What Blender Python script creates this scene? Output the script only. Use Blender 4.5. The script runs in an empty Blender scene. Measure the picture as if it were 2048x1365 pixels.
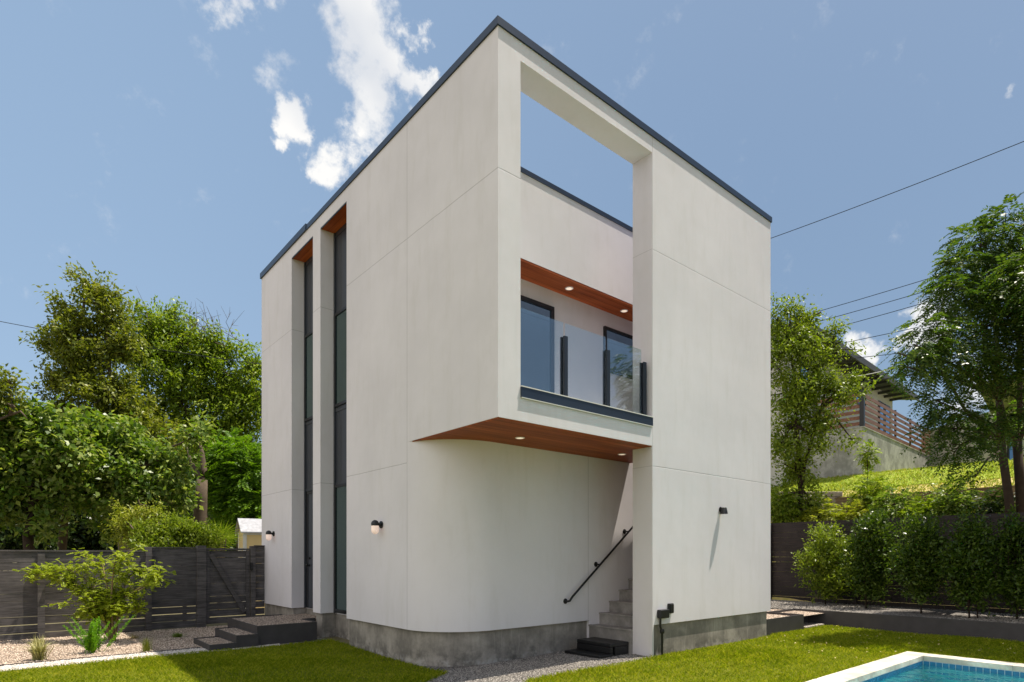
import bpy, math, random
import numpy as np
from mathutils import Vector, Matrix
rng = np.random.default_rng(7)
random.seed(7)
sc = bpy.context.scene
col = sc.collection

# ------------------------------------------------------------------ camera, sky, sun, exposure
F, CX, HY, EYE = 1207.0, 1024.0, 1110.0, 1.6          # photo-pixel calibration (2048 px wide)
UX, UY = 0.7655053, 0.6434296
CAM = (-4.6490, -5.7984)
cam_d = bpy.data.cameras.new('camera'); cam = bpy.data.objects.new('camera', cam_d); col.objects.link(cam)
cam_d.sensor_width = 36; cam_d.lens = 36*F/2048; cam_d.shift_y = (HY-682.5)/2048
cam_d.clip_end = 600
cam.location = (CAM[0], CAM[1], EYE)
cam.rotation_euler = (math.radians(90), 0, math.atan2(UX, UY)-math.pi/2)
sc.camera = cam
SUN = Vector((0.338, -0.142, 1.0)).normalized()
sd = bpy.data.lights.new('sun', 'SUN'); sd.energy = 4.6; sd.angle = math.radians(0.5); sd.color = (1, .93, .80)
so = bpy.data.objects.new('sun', sd); col.objects.link(so)
so.rotation_euler = SUN.to_track_quat('Z', 'Y').to_euler(); so.location = (0, 0, 30)
sc.view_settings.view_transform = 'Standard'; sc.view_settings.look = 'None'
sc.view_settings.exposure = 0.72; sc.view_settings.gamma = 1
try:
    sc.cycles.max_bounces = 8; sc.cycles.transparent_max_bounces = 16
except Exception: pass

def pix(px, py, d):
    """a point at distance d in front of the camera, seen at photo pixel px, py"""
    x, z = (px-CX)/F*d, (HY-py)/F*d
    return Vector((CAM[0]+x*UX+d*UY, CAM[1]-x*UY+d*UX, EYE+z))
def pdir(px, py):
    v = pix(px, py, 1.0)-Vector((CAM[0], CAM[1], EYE)); return v.normalized()

# ------------------------------------------------------------------ node helper
class NT:
    def __init__(s, tree): s.t = tree; s.n = tree.nodes; s.l = tree.links
    def node(s, typ, **kw):
        n = s.n.new(typ)
        for k, v in kw.items():
            if k in ('inp',):
                for kk, vv in v.items():
                    if hasattr(vv, 'node'): s.l.new(vv, n.inputs[kk])
                    else: n.inputs[kk].default_value = vv
            else: setattr(n, k, v)
        return n
    def math(s, op, a, b=None, c=None, clamp=False):
        n = s.n.new('ShaderNodeMath'); n.operation = op; n.use_clamp = clamp
        for i, v in enumerate((a, b, c)):
            if v is None: continue
            if hasattr(v, 'node'): s.l.new(v, n.inputs[i])
            else: n.inputs[i].default_value = v
        return n.outputs[0]
    def mix(s, fac, a, b, blend='MIX'):
        n = s.n.new('ShaderNodeMix'); n.data_type = 'RGBA'; n.blend_type = blend
        for k, v in ((0, fac), (6, a), (7, b)):
            if hasattr(v, 'node'): s.l.new(v, n.inputs[k])
            else: n.inputs[k].default_value = v if k == 0 else (*v[:3], 1)
        return n.outputs[2]
    def ramp(s, fac, stops):
        n = s.n.new('ShaderNodeValToRGB'); s.l.new(fac, n.inputs[0])
        e = n.color_ramp.elements
        while len(e) < len(stops): e.new(.5)
        for el, (p, c) in zip(e, stops): el.position = p; el.color = (*c[:3], 1)
        return n.outputs[0]
    def noise(s, vec, scale, detail=4, rough=.55, out=0):
        n = s.n.new('ShaderNodeTexNoise'); n.inputs['Scale'].default_value = scale
        n.inputs['Detail'].default_value = detail; n.inputs['Roughness'].default_value = rough
        if vec is not None: s.l.new(vec, n.inputs['Vector'])
        return n.outputs[out]
    def mapr(s, v, a, b, c=0, d=1):
        n = s.n.new('ShaderNodeMapRange'); s.l.new(v, n.inputs[0])
        for i, x in enumerate((a, b, c, d)): n.inputs[i+1].default_value = x
        n.interpolation_type = 'SMOOTHSTEP' if d in (0, 1) and c in (0, 1) else 'LINEAR'
        return n.outputs[0]

# ------------------------------------------------------------------ world: Nishita sky + clouds by direction
w = bpy.data.worlds.new('World'); sc.world = w; w.use_nodes = True
t = NT(w.node_tree); t.n.clear()
SKY_STRENGTH = 0.15
sky = t.node('ShaderNodeTexSky', sky_type='NISHITA', sun_disc=False)
sky.sun_elevation = math.asin(SUN.z); sky.sun_rotation = math.atan2(SUN.x, SUN.y)
sky.air_density = 1.0; sky.dust_density = 1.2; sky.ozone_density = 1.2
tc = t.node('ShaderNodeTexCoord').outputs['Generated']
wn = t.noise(tc, 5.0, 5, .6, out=1)
wn2 = t.node('ShaderNodeVectorMath', operation='SUBTRACT', inp={0: wn, 1: (.5, .5, .5)}).outputs[0]
wn3 = t.node('ShaderNodeVectorMath', operation='SCALE', inp={0: wn2, 'Scale': .10}).outputs[0]
wf = t.noise(tc, 24.0, 6, .62, out=1)
wf2 = t.node('ShaderNodeVectorMath', operation='SUBTRACT', inp={0: wf, 1: (.5, .5, .5)}).outputs[0]
wf3 = t.node('ShaderNodeVectorMath', operation='SCALE', inp={0: wf2, 'Scale': .075}).outputs[0]
dirv = t.node('ShaderNodeVectorMath', operation='ADD', inp={0: tc, 1: wn3}).outputs[0]
dirv = t.node('ShaderNodeVectorMath', operation='ADD', inp={0: dirv, 1: wf3}).outputs[0]
# cloud puffs: photo pixel, angular radius in px, weight
PUFFS = [(690,-20,85,1.0),(700,40,75,1.0),(715,95,65,1.0),(715,150,58,1.0),(770,150,45,1),(735,200,50,.95),(805,178,38,1),(838,190,30,1),(850,175,24,.9),(800,150,30,.8),(700,215,36,.9),
         (722,250,42,.85),(738,290,32,.8),(745,15,55,.7),(640,20,45,.5),(455,20,40,.75),(480,55,22,.4),(435,75,20,.4),(510,0,30,.5),
         (572,228,36,1.0),(598,252,32,1.0),(582,288,28,.95),(665,302,44,1.0),(652,335,36,.95),(702,300,30,.85),
         (790,72,30,.8),(822,85,28,.85),(850,92,28,.85),(868,82,18,.7),(828,115,18,.7),(530,130,38,.5),(550,155,24,.4),(600,90,38,.35),(630,110,30,.3),(560,120,20,.3),
         (1720,668,34,.9),(1695,668,30,.8),(1745,662,26,.8),(1690,690,20,.7),(1805,665,22,.6),(1830,640,30,1.0),(1850,620,40,1.0),(1880,650,50,1.0),
         (1950,770,45,.9),(1975,720,45,.8),(1930,800,40,.7),(2040,190,20,.5),(1750,690,16,.4),(1812,300,12,.4)]
# clouds behind the camera, mirrored in the balcony glass
EXTRA = [((.815,-.60,.20),.10,1),((.84,-.56,.25),.10,1),((.80,-.61,.27),.04,.9),((.70,-.68,.10),.09,.8),((-.6,-.5,.6),.15,.8)]
field = None
blobs_ = [(pdir(px, py), r/F*(pdir(px, py).dot(Vector((UY, UX, 0)).normalized())), w_) for px, py, r, w_ in PUFFS]
blobs_ += [(Vector(d).normalized(), r, w_) for d, r, w_ in EXTRA]
for c, r, w_ in blobs_:
    dd = t.node('ShaderNodeVectorMath', operation='DISTANCE', inp={0: dirv, 1: tuple(c)}).outputs['Value']
    m = t.node('ShaderNodeMapRange', interpolation_type='SMOOTHSTEP', inp={0: dd, 1: 0.0, 2: r*1.75, 3: w_, 4: 0.0}).outputs[0]
    field = m if field is None else t.math('SMOOTH_MAX', field, m, .22)
cn = t.noise(tc, 17.0, 10, .66)
cn2 = t.noise(tc, 6.0, 3, .5)
dens = t.math('ADD', field, t.math('MULTIPLY', t.math('SUBTRACT', cn, .5), 1.5))
dens = t.math('MULTIPLY', t.mapr(dens, .30, .92), t.mapr(field, 0.02, .25))
ccol = t.ramp(cn2, [(.38, (.74, .77, .82)), (.58, (1, .99, .97))])
cval = t.mix(1.0, ccol, (4.1, 4.1, 4.1), 'MULTIPLY')
sep = t.node('ShaderNodeSeparateXYZ', inp={0: tc}).outputs
# thin veil of haze, whiter toward the horizon and away from the sun
az = t.node('ShaderNodeVectorMath', operation='DOT_PRODUCT', inp={0: tc, 1: (-.75, .66, 0)}).outputs['Value']
vcol = t.mix(t.mapr(az, -.5, .75, 0.0, 1.0), (.68, 1.03, 1.46), (1.30, 1.84, 2.50))
skyc = t.mix(t.mapr(sep[2], -.05, .85, .82, .74), sky.outputs[0], vcol)
# unseen bright cloud fill added behind camera to light the shaded left face
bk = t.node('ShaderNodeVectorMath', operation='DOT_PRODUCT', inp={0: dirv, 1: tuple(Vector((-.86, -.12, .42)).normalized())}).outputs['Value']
sky_fill = t.math('MULTIPLY', t.mapr(bk, .50, .78), t.mapr(cn2, .30, .55, .6, 1.0))
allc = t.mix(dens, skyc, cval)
allc = t.mix(sky_fill, allc, (4.5, 4.42, 4.35))
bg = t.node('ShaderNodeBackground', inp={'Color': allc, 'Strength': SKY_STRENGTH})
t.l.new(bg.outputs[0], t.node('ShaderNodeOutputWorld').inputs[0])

# ------------------------------------------------------------------ materials
MATS = {}
def newmat(name):
    m = bpy.data.materials.new(name); m.use_nodes = True; T = NT(m.node_tree); T.n.clear()
    out = T.node('ShaderNodeOutputMaterial'); return m, T, out
def objc(T): return T.node('ShaderNodeNewGeometry').outputs['Position']
def pbsdf(T, out, color, rough=.6, spec=.5, metal=0, bump=None, bstr=.3, bdist=.01, emis=None, estr=0):
    p = T.node('ShaderNodeBsdfPrincipled')
    def s(k, v):
        if hasattr(v, 'node'): T.l.new(v, p.inputs[k])
        elif isinstance(v, tuple): p.inputs[k].default_value = (*v[:3], 1)
        else: p.inputs[k].default_value = v
    s('Base Color', color); s('Roughness', rough); s('Specular IOR Level', spec); s('Metallic', metal)
    if emis: s('Emission Color', emis); s('Emission Strength', estr)
    if bump is not None:
        b = T.node('ShaderNodeBump'); b.inputs['Strength'].default_value = bstr; b.inputs['Distance'].default_value = bdist
        T.l.new(bump, b.inputs['Height']); T.l.new(b.outputs[0], p.inputs['Normal'])
    T.l.new(p.outputs[0], out.inputs[0]); return p
def simple(name, color, rough=.5, spec=.5, metal=0, var=.12, scale=6, bump=0, emis=None, estr=0):
    m, T, out = newmat(name); P = objc(T)
    n = T.noise(P, scale, 4)
    c = T.mix(n, tuple(x*(1-var) for x in color), tuple(min(1, x*(1+var)) for x in color))
    b = T.noise(P, scale*12, 3) if bump else None
    pbsdf(T, out, c, rough, spec, metal, b, bump, .004, emis, estr); MATS[name] = m; return m

def stucco(name, zs=(), us=(), vs=(), col_=(.755, .716, .742)):
    m, T, out = newmat(name); P = objc(T)
    n1 = T.noise(P, .55, 5, .6); n2 = T.noise(P, 4.5, 4); n3 = T.noise(P, 70, 4, .65)
    c = T.mix(T.mapr(n1, .3, .7, 0.0, 1.0), tuple(x*.925 for x in col_), tuple(x*1.02 for x in col_))
    # trowel clouds, stretched downward
    mp = T.node('ShaderNodeMapping', inp={'Vector': P, 'Scale': (2.6, 2.6, .5)}).outputs[0]
    n4 = T.noise(mp, 1.6, 6, .65)
    c = T.mix(T.math('MULTIPLY', T.mapr(n4, .46, .76, 0.0, 1.0), .34), c, (.60, .565, .545))
    c = T.mix(T.math('MULTIPLY', T.mapr(n2, .35, .7, 0.0, 1.0), .06), c, (.58, .55, .5))
    x = T.node('ShaderNodeSeparateXYZ', inp={0: P}).outputs
    wob = T.math('MULTIPLY', T.math('SUBTRACT', T.noise(P, 3, 2), .5), .012)
    line = None
    for axis, vals in ((2, zs), (0, us), (1, vs)):
        for v in vals:
            a = T.math('ABSOLUTE', T.math('SUBTRACT', T.math('ADD', x[axis], wob if axis == 2 else 0.0), v))
            l = T.math('SUBTRACT', 1.0, T.math('MULTIPLY', a, 1/.010), clamp=True)
            line = l if line is None else T.math('MAXIMUM', line, l)
    h = T.math('ADD', T.math('MULTIPLY', n3, .6), T.math('MULTIPLY', n2, .8))
    if line is not None:
        c = T.mix(T.math('MULTIPLY', line, .46), c, (.20, .185, .17)); h = T.math('SUBTRACT', h, T.math('MULTIPLY', line, 1.5))
    pbsdf(T, out, c, .9, .2, 0, h, .22, .006); MATS[name] = m; return m
stucco('stucco', zs=(2.985, 6.37), vs=(2.195,))
stucco('stucco_front', zs=(2.985, 6.37), us=(3.088,))
stucco('stucco_plain', us=(3.03,), vs=(2.195,))
stucco('stucco_inner'); stucco('stucco_fascia')

def concrete(name, base=(.30, .285, .262), dark=(.115, .115, .105), streak=True, grow=.6):
    m, T, out = newmat(name); P = objc(T)
    n1 = T.noise(P, 1.7, 8, .68); n2 = T.noise(P, 9, 6, .6); n3 = T.noise(P, 60, 4)
    c = T.mix(T.mapr(n1, .36, .66, 0., 1.), tuple(x*.62 for x in base), tuple(x*1.15 for x in base))
    mp = T.node('ShaderNodeMapping', inp={'Vector': P, 'Scale': (9, 9, .8)}).outputs[0]
    if streak:
        s = T.noise(mp, 1.3, 5, .6)
        c = T.mix(T.math('MULTIPLY', T.mapr(s, .48, .75, 0., 1.), grow), c, dark)
        s2 = T.noise(mp, 2.1, 4, .6)
        c = T.mix(T.math('MULTIPLY', T.mapr(s2, .56, .78, 0., 1.), .45), c, tuple(min(1, x*1.7) for x in base))
    c = T.mix(T.math('MULTIPLY', T.mapr(n2, .45, .7, 0., 1.), .3), c, tuple(x*.6 for x in base))
    if name == 'concrete':   # damp dirty patches that sit on the foot of the plinth
        zz_ = T.node('ShaderNodeSeparateXYZ', inp={0: P}).outputs[2]
        st = T.math('MULTIPLY', T.mapr(T.noise(P, 2.6, 6, .7), .44, .60), T.mapr(zz_, .02, .36, 1.0, 0.0))
        c = T.mix(T.math('MULTIPLY', st, .62), c, (.055, .052, .045))
        ft = T.math('MULTIPLY', T.mapr(T.noise(P, 7.0, 5, .7), .48, .62), T.mapr(zz_, -.02, .10, 1.0, 0.0))
        c = T.mix(T.math('MULTIPLY', ft, .6), c, (.46, .44, .41))
    pbsdf(T, out, c, .88, .25, 0, T.math('ADD', n3, n2), .35, .006); MATS[name] = m; return m
concrete('concrete', (.35, .315, .275), (.14, .125, .105), grow=.38); concrete('concrete_wall', (.40, .385, .36), (.18, .17, .155), grow=.5)
concrete('step_concrete', (.33, .305, .285), (.2, .19, .18), streak=False)
concrete('coping_stone', (.70, .63, .53), (.5, .4, .3), streak=False)

def wood(name, c1, c2, c3, axis=0, plank=.14, rough=.45, gap=True, off=0.0):
    """boards running along one axis; plank joints across axis2"""
    m, T, out = newmat(name); P = objc(T)
    sc_ = [14.0, 14.0, 14.0]; sc_[axis] = .9
    mp = T.node('ShaderNodeMapping', inp={'Vector': P, 'Scale': tuple(sc_)}).outputs[0]
    n = T.noise(mp, 1.0, 6, .6); n2 = T.noise(mp, 6.0, 4, .6)
    c = T.ramp(n, [(.3, c1), (.5, c2), (.7, c3)])
    x = T.node('ShaderNodeSeparateXYZ', inp={0: P}).outputs
    a2 = {0: 1, 1: 0, 2: 0}[axis] if axis != 0 else 1
    if plank:
        q = T.math('DIVIDE', T.math('ADD', x[a2], off), plank)
        fr = T.math('FRACT', q); fl = T.math('FLOOR', q)
        rnd = T.node('ShaderNodeTexWhiteNoise', noise_dimensions='1D', inp={'W': fl}).outputs[0]
        c = T.mix(T.math('MULTIPLY', rnd, .55), c, c1)
        jl = T.math('LESS_THAN', fr, .035)
        if gap: c = T.mix(jl, c, tuple(v*.2 for v in c1))
    c = T.mix(T.math('MULTIPLY', n2, .3), c, c1)
    pbsdf(T, out, c, rough, .18, 0, n2, .15, .003); MATS[name] = m; return m
wood('soffit_wood', (.20, .042, .012), (.42, .098, .026), (.60, .165, .048), 0, .14, .55)
wood('slot_wood', (.24, .048, .014), (.46, .11, .030), (.62, .17, .05), 1, .14, .55)
wood('deck_wood', (.13, .058, .038), (.22, .105, .070), (.30, .155, .11), 0, 0)
wood('timber', (.10, .07, .045), (.17, .12, .075), (.24, .17, .11), 1, 0)

def fence_mat(name, base, rough=.62):
    m, T, out = newmat(name)
    oi = T.node('ShaderNodeNewGeometry'); P = oi.outputs['Position']; r = oi.outputs['Random Per Island']
    mp = T.node('ShaderNodeMapping', inp={'Vector': P, 'Scale': (1.6, 1.6, 26)}).outputs[0]
    n = T.noise(mp, 1.5, 7, .65); n2 = T.noise(P, 2.2, 4)
    k = T.node('ShaderNodeTexVoronoi', inp={'Vector': T.node('ShaderNodeMapping', inp={'Vector': P, 'Scale': (3, 3, 6)}).outputs[0], 'Scale': 1.2}).outputs['Distance']
    c = T.mix(T.mapr(n, .3, .7, 0., 1.), tuple(x*.45 for x in base), tuple(x*1.5 for x in base))
    c = T.mix(T.math('MULTIPLY', r, .5), c, tuple(x*.55 for x in base))
    c = T.mix(T.math('MULTIPLY', T.mapr(n2, .5, .7, 0., 1.), .35), c, tuple(x*2.1 for x in base))
    c = T.mix(T.math('MULTIPLY', T.math('LESS_THAN', k, .05), .8), c, tuple(x*.2 for x in base))
    pbsdf(T, out, c, rough, .35, 0, n, .5, .004); MATS[name] = m; return m
fence_mat('fence_board', (.098, .088, .086)); fence_mat('fence_board_dark', (.030, .022, .021))

simple('dark_metal', (.012, .016, .026), .32, .5, .0, .15, 3)
simple('coping_metal', (.022, .034, .060), .34, .5, .25, .25, 2.5)
simple('slot_panel', (.034, .039, .050), .38, .5, 0, .12, 3)
simple('black_paint', (.006, .006, .006), .38, .5, 0, .2, 10, .1)
simple('black_plastic', (.007, .007, .008), .45, .5, 0, .2, 10, .1)
simple('steel_edge', (.060, .055, .056), .62, .4, .2, .35, 5, .25)
simple('white_trim', (.72, .70, .66), .5, .4, 0, .03)
simple('window_frame_metal', (.006, .006, .008), .4, .5)
simple('pvc_white', (.75, .75, .73), .35, .5, 0, .04)
simple('shed_wall', (.78, .60, .30), .7, .3, 0, .08, 4)
simple('shed_trim', (.74, .74, .70), .6, .3, 0, .05)
simple('shingle', (.36, .36, .39), .85, .3, 0, .5, 9, .4)
simple('house_wall_grey', (.50, .475, .44), .85, .2, 0, .06, 3, .1)
simple('roof_dark', (.05, .048, .048), .6, .4, 0, .2, 3)
simple('eave_grey', (.20, .19, .175), .7, .3, 0, .1, 3)
simple('wire_black', (.012, .012, .014), .6, .3)
simple('wire_pale', (.42, .42, .40), .6, .3)
simple('bark', (.115, .085, .060), .9, .2, 0, .45, 9, .6)
simple('bark_dark', (.055, .038, .028), .9, .2, 0, .45, 9, .6)
simple('stem_tan', (.24, .17, .09), .85, .2, 0, .3, 20, .3)
simple('stone_block', (.36, .31, .27), .9, .2, 0, .35, 5, .6)
simple('light_lens', (.85, .75, .62), .4, .3, 0, .02, 3, 0, (1, .78, .62), .42)
simple('lamp_glass', (.88, .74, .66), .25, .5, 0, .02, 3, 0, (1, .70, .58), .22)
simple('tile_blue', (.02, .14, .27), .15, .6, 0, .35, 9)
simple('grout', (.45, .55, .60), .6, .4, 0, .05)
simple('pool_plaster', (.16, .52, .54), .6, .3, 0, .08, 3)
simple('fallen_leaf', (.45, .36, .16), .8, .2, 0, .4, 20)

def glass_mat(name, dark, refl, fac, rough=.01, transp=None):
    m, T, out = newmat(name)
    lw = T.node('ShaderNodeLayerWeight', inp={'Blend': .5}).outputs['Facing']
    f = T.math('ADD', T.math('MULTIPLY', T.math('POWER', lw, 3.0), .6), fac, clamp=True)
    P = objc(T)
    b = T.node('ShaderNodeBump', inp={'Height': T.noise(P, 1.3, 2), 'Strength': .25, 'Distance': .004})
    g = T.node('ShaderNodeBsdfGlossy', inp={'Color': (*refl, 1), 'Roughness': rough, 'Normal': b.outputs[0]})
    if transp: a = T.node('ShaderNodeBsdfTransparent', inp={'Color': (*transp, 1)})
    else: a = T.node('ShaderNodeBsdfDiffuse', inp={'Color': (*dark, 1)})
    mx = T.node('ShaderNodeMixShader', inp={0: f, 1: a.outputs[0], 2: g.outputs[0]})
    T.l.new(mx.outputs[0], out.inputs[0]); MATS[name] = m; return m
glass_mat('window_glass', (.003, .010, .020), (.50, .74, 1.0), .36)
glass_mat('slot_glass', (.016, .030, .030), (.74, .90, .88), .13)
glass_mat('rail_glass', None, (.85, .93, .98), .12, transp=(.90, .945, .95))

def water_mat():
    m, T, out = newmat('water'); P = objc(T)
    n = T.noise(P, 2.2, 3, .5)
    n2 = T.noise(P, 7.0, 2, .5)
    h = T.math('ADD', n, T.math('MULTIPLY', n2, .25))
    b = T.node('ShaderNodeBump', inp={'Height': h, 'Strength': .9, 'Distance': .12})
    fr = T.node('ShaderNodeFresnel', inp={'IOR': 1.33, 'Normal': b.outputs[0]}).outputs[0]
    g = T.node('ShaderNodeBsdfGlossy', inp={'Color': (1, 1, 1, 1), 'Roughness': .01, 'Normal': b.outputs[0]})
    a = T.node('ShaderNodeBsdfRefraction', inp={'Color': (.55, .93, .97, 1), 'Roughness': .0, 'IOR': 1.33, 'Normal': b.outputs[0]})
    tr = T.node('ShaderNodeBsdfTransparent', inp={'Color': (.50, .90, .94, 1)})
    a2 = T.node('ShaderNodeMixShader', inp={0: .6, 1: a.outputs[0], 2: tr.outputs[0]})
    mx = T.node('ShaderNodeMixShader', inp={0: fr, 1: a2.outputs[0], 2: g.outputs[0]})
    T.l.new(mx.outputs[0], out.inputs[0]); MATS['water'] = m
water_mat()

def leaf_mat(name, c1, c2, c3, rough=.45, trans=.35, spec=.26, nsc=.9):
    m, T, out = newmat(name)
    g = T.node('ShaderNodeNewGeometry'); r = g.outputs['Random Per Island']; P = g.outputs['Position']
    n = T.noise(P, nsc, 4)
    k = T.math('ADD', T.math('MULTIPLY', r, .60), T.math('MULTIPLY', n, .45))
    c = T.ramp(k, [(.15, c1), (.5, c2), (.95, c3)])
    p = T.node('ShaderNodeBsdfPrincipled', inp={'Base Color': c, 'Roughness': rough, 'Specular IOR Level': spec})
    tcol = T.mix(1.0, c, (1.45, 1.55, .5), 'MULTIPLY')
    tl = T.node('ShaderNodeBsdfTranslucent', inp={'Color': tcol})
    mx = T.node('ShaderNodeMixShader', inp={0: trans, 1: p.outputs[0], 2: tl.outputs[0]})
    T.l.new(mx.outputs[0], out.inputs[0]); MATS[name] = m; return m
leaf_mat('leaf_olive', (.070, .100, .012), (.160, .190, .022), (.33, .32, .060), .38)
leaf_mat('leaf_mid', (.070, .125, .010), (.180, .260, .018), (.36, .40, .060), .38)
leaf_mat('leaf_broad', (.045, .100, .010), (.130, .205, .024), (.40, .43, .14), .36)
leaf_mat('leaf_bright', (.06, .13, .010), (.12, .23, .014), (.22, .34, .03))
leaf_mat('leaf_yellow', (.14, .18, .018), (.26, .29, .03), (.40, .38, .07))
leaf_mat('leaf_dark', (.018, .036, .010), (.038, .065, .016), (.08, .10, .03), .35)
leaf_mat('leaf_frond', (.022, .052, .012), (.058, .105, .018), (.16, .21, .04), .38)
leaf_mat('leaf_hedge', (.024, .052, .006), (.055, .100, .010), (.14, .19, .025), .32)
leaf_mat('leaf_lime', (.15, .21, .008), (.26, .32, .012), (.40, .42, .04), .5)
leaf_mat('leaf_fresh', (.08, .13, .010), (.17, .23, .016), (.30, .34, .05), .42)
leaf_mat('leaf_fern', (.09, .22, .008), (.15, .33, .010), (.24, .42, .02), .5)
leaf_mat('leaf_agave', (.16, .15, .05), (.32, .30, .12), (.55, .50, .25), .5, .15)
leaf_mat('grass_blade', (.080, .125, .002), (.195, .245, .004), (.46, .41, .05), .7, .42, .12, 1.6)
leaf_mat('hill_blade', (.13, .20, .012), (.24, .29, .02), (.46, .38, .09), .55, .35, .3)

def ground_mat(name, cols, sc1=30, vor=0, rough=.95, bumps=.6):
    m, T, out = newmat(name); P = objc(T)
    n = T.noise(P, sc1, 5, .7); nb = T.noise(P, .8, 4, .6)
    c = T.ramp(T.math('ADD', T.math('MULTIPLY', n, .7), T.math('MULTIPLY', nb, .3)), [(.3, cols[0]), (.5, cols[1]), (.68, cols[2])])
    h = n
    if vor:
        v = T.node('ShaderNodeTexVoronoi', inp={'Vector': P, 'Scale': vor})
        bw = T.node('ShaderNodeRGBToBW', inp={0: v.outputs['Color']}).outputs[0]
        c = T.ramp(bw, [(.15, cols[0]), (.5, cols[1]), (.85, cols[2])])
        c = T.mix(T.mapr(v.outputs['Distance'], .25, .75, 0., 1.), c, tuple(x*.35 for x in cols[0]))
        c = T.mix(T.math('MULTIPLY', T.mapr(nb, .45, .7, 0., 1.), .35), c, cols[0])
        h = T.math('SUBTRACT', 1.0, v.outputs['Distance'])
    pbsdf(T, out, c, rough, .2, 0, h, bumps, .012); MATS[name] = m; return m
ground_mat('soil', ((.10, .085, .05), (.15, .13, .07), (.2, .17, .10)), 6)
ground_mat('lawn_base', ((.05, .07, .003), (.12, .135, .006), (.20, .18, .03)), 22)
ground_mat('hill_grass', ((.13, .19, .015), (.22, .29, .02), (.36, .34, .08)), 5)
ground_mat('hill_dry', ((.26, .24, .05), (.42, .35, .12), (.55, .40, .20)), 4)
ground_mat('gravel_tan', ((.28, .205, .155), (.50, .385, .30), (.72, .59, .48)), 30, 38)
ground_mat('gravel_white', ((.30, .26, .235), (.50, .445, .40), (.72, .65, .58)), 30, 42)
ground_mat('gravel_grey', ((.14, .125, .115), (.24, .215, .20), (.40, .36, .32)), 30, 40)
def stone_mat(name, a, b):
    m, T, out = newmat(name); r = T.node('ShaderNodeNewGeometry').outputs['Random Per Island']
    pbsdf(T, out, T.ramp(r, [(0., a), (1., b)]), .9, .2); MATS[name] = m
stone_mat('pebble_tan', (.28, .20, .15), (.78, .64, .52)); stone_mat('pebble_white', (.34, .30, .27), (.80, .73, .65)); stone_mat('pebble_grey', (.11, .10, .09), (.42, .38, .34))

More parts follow.
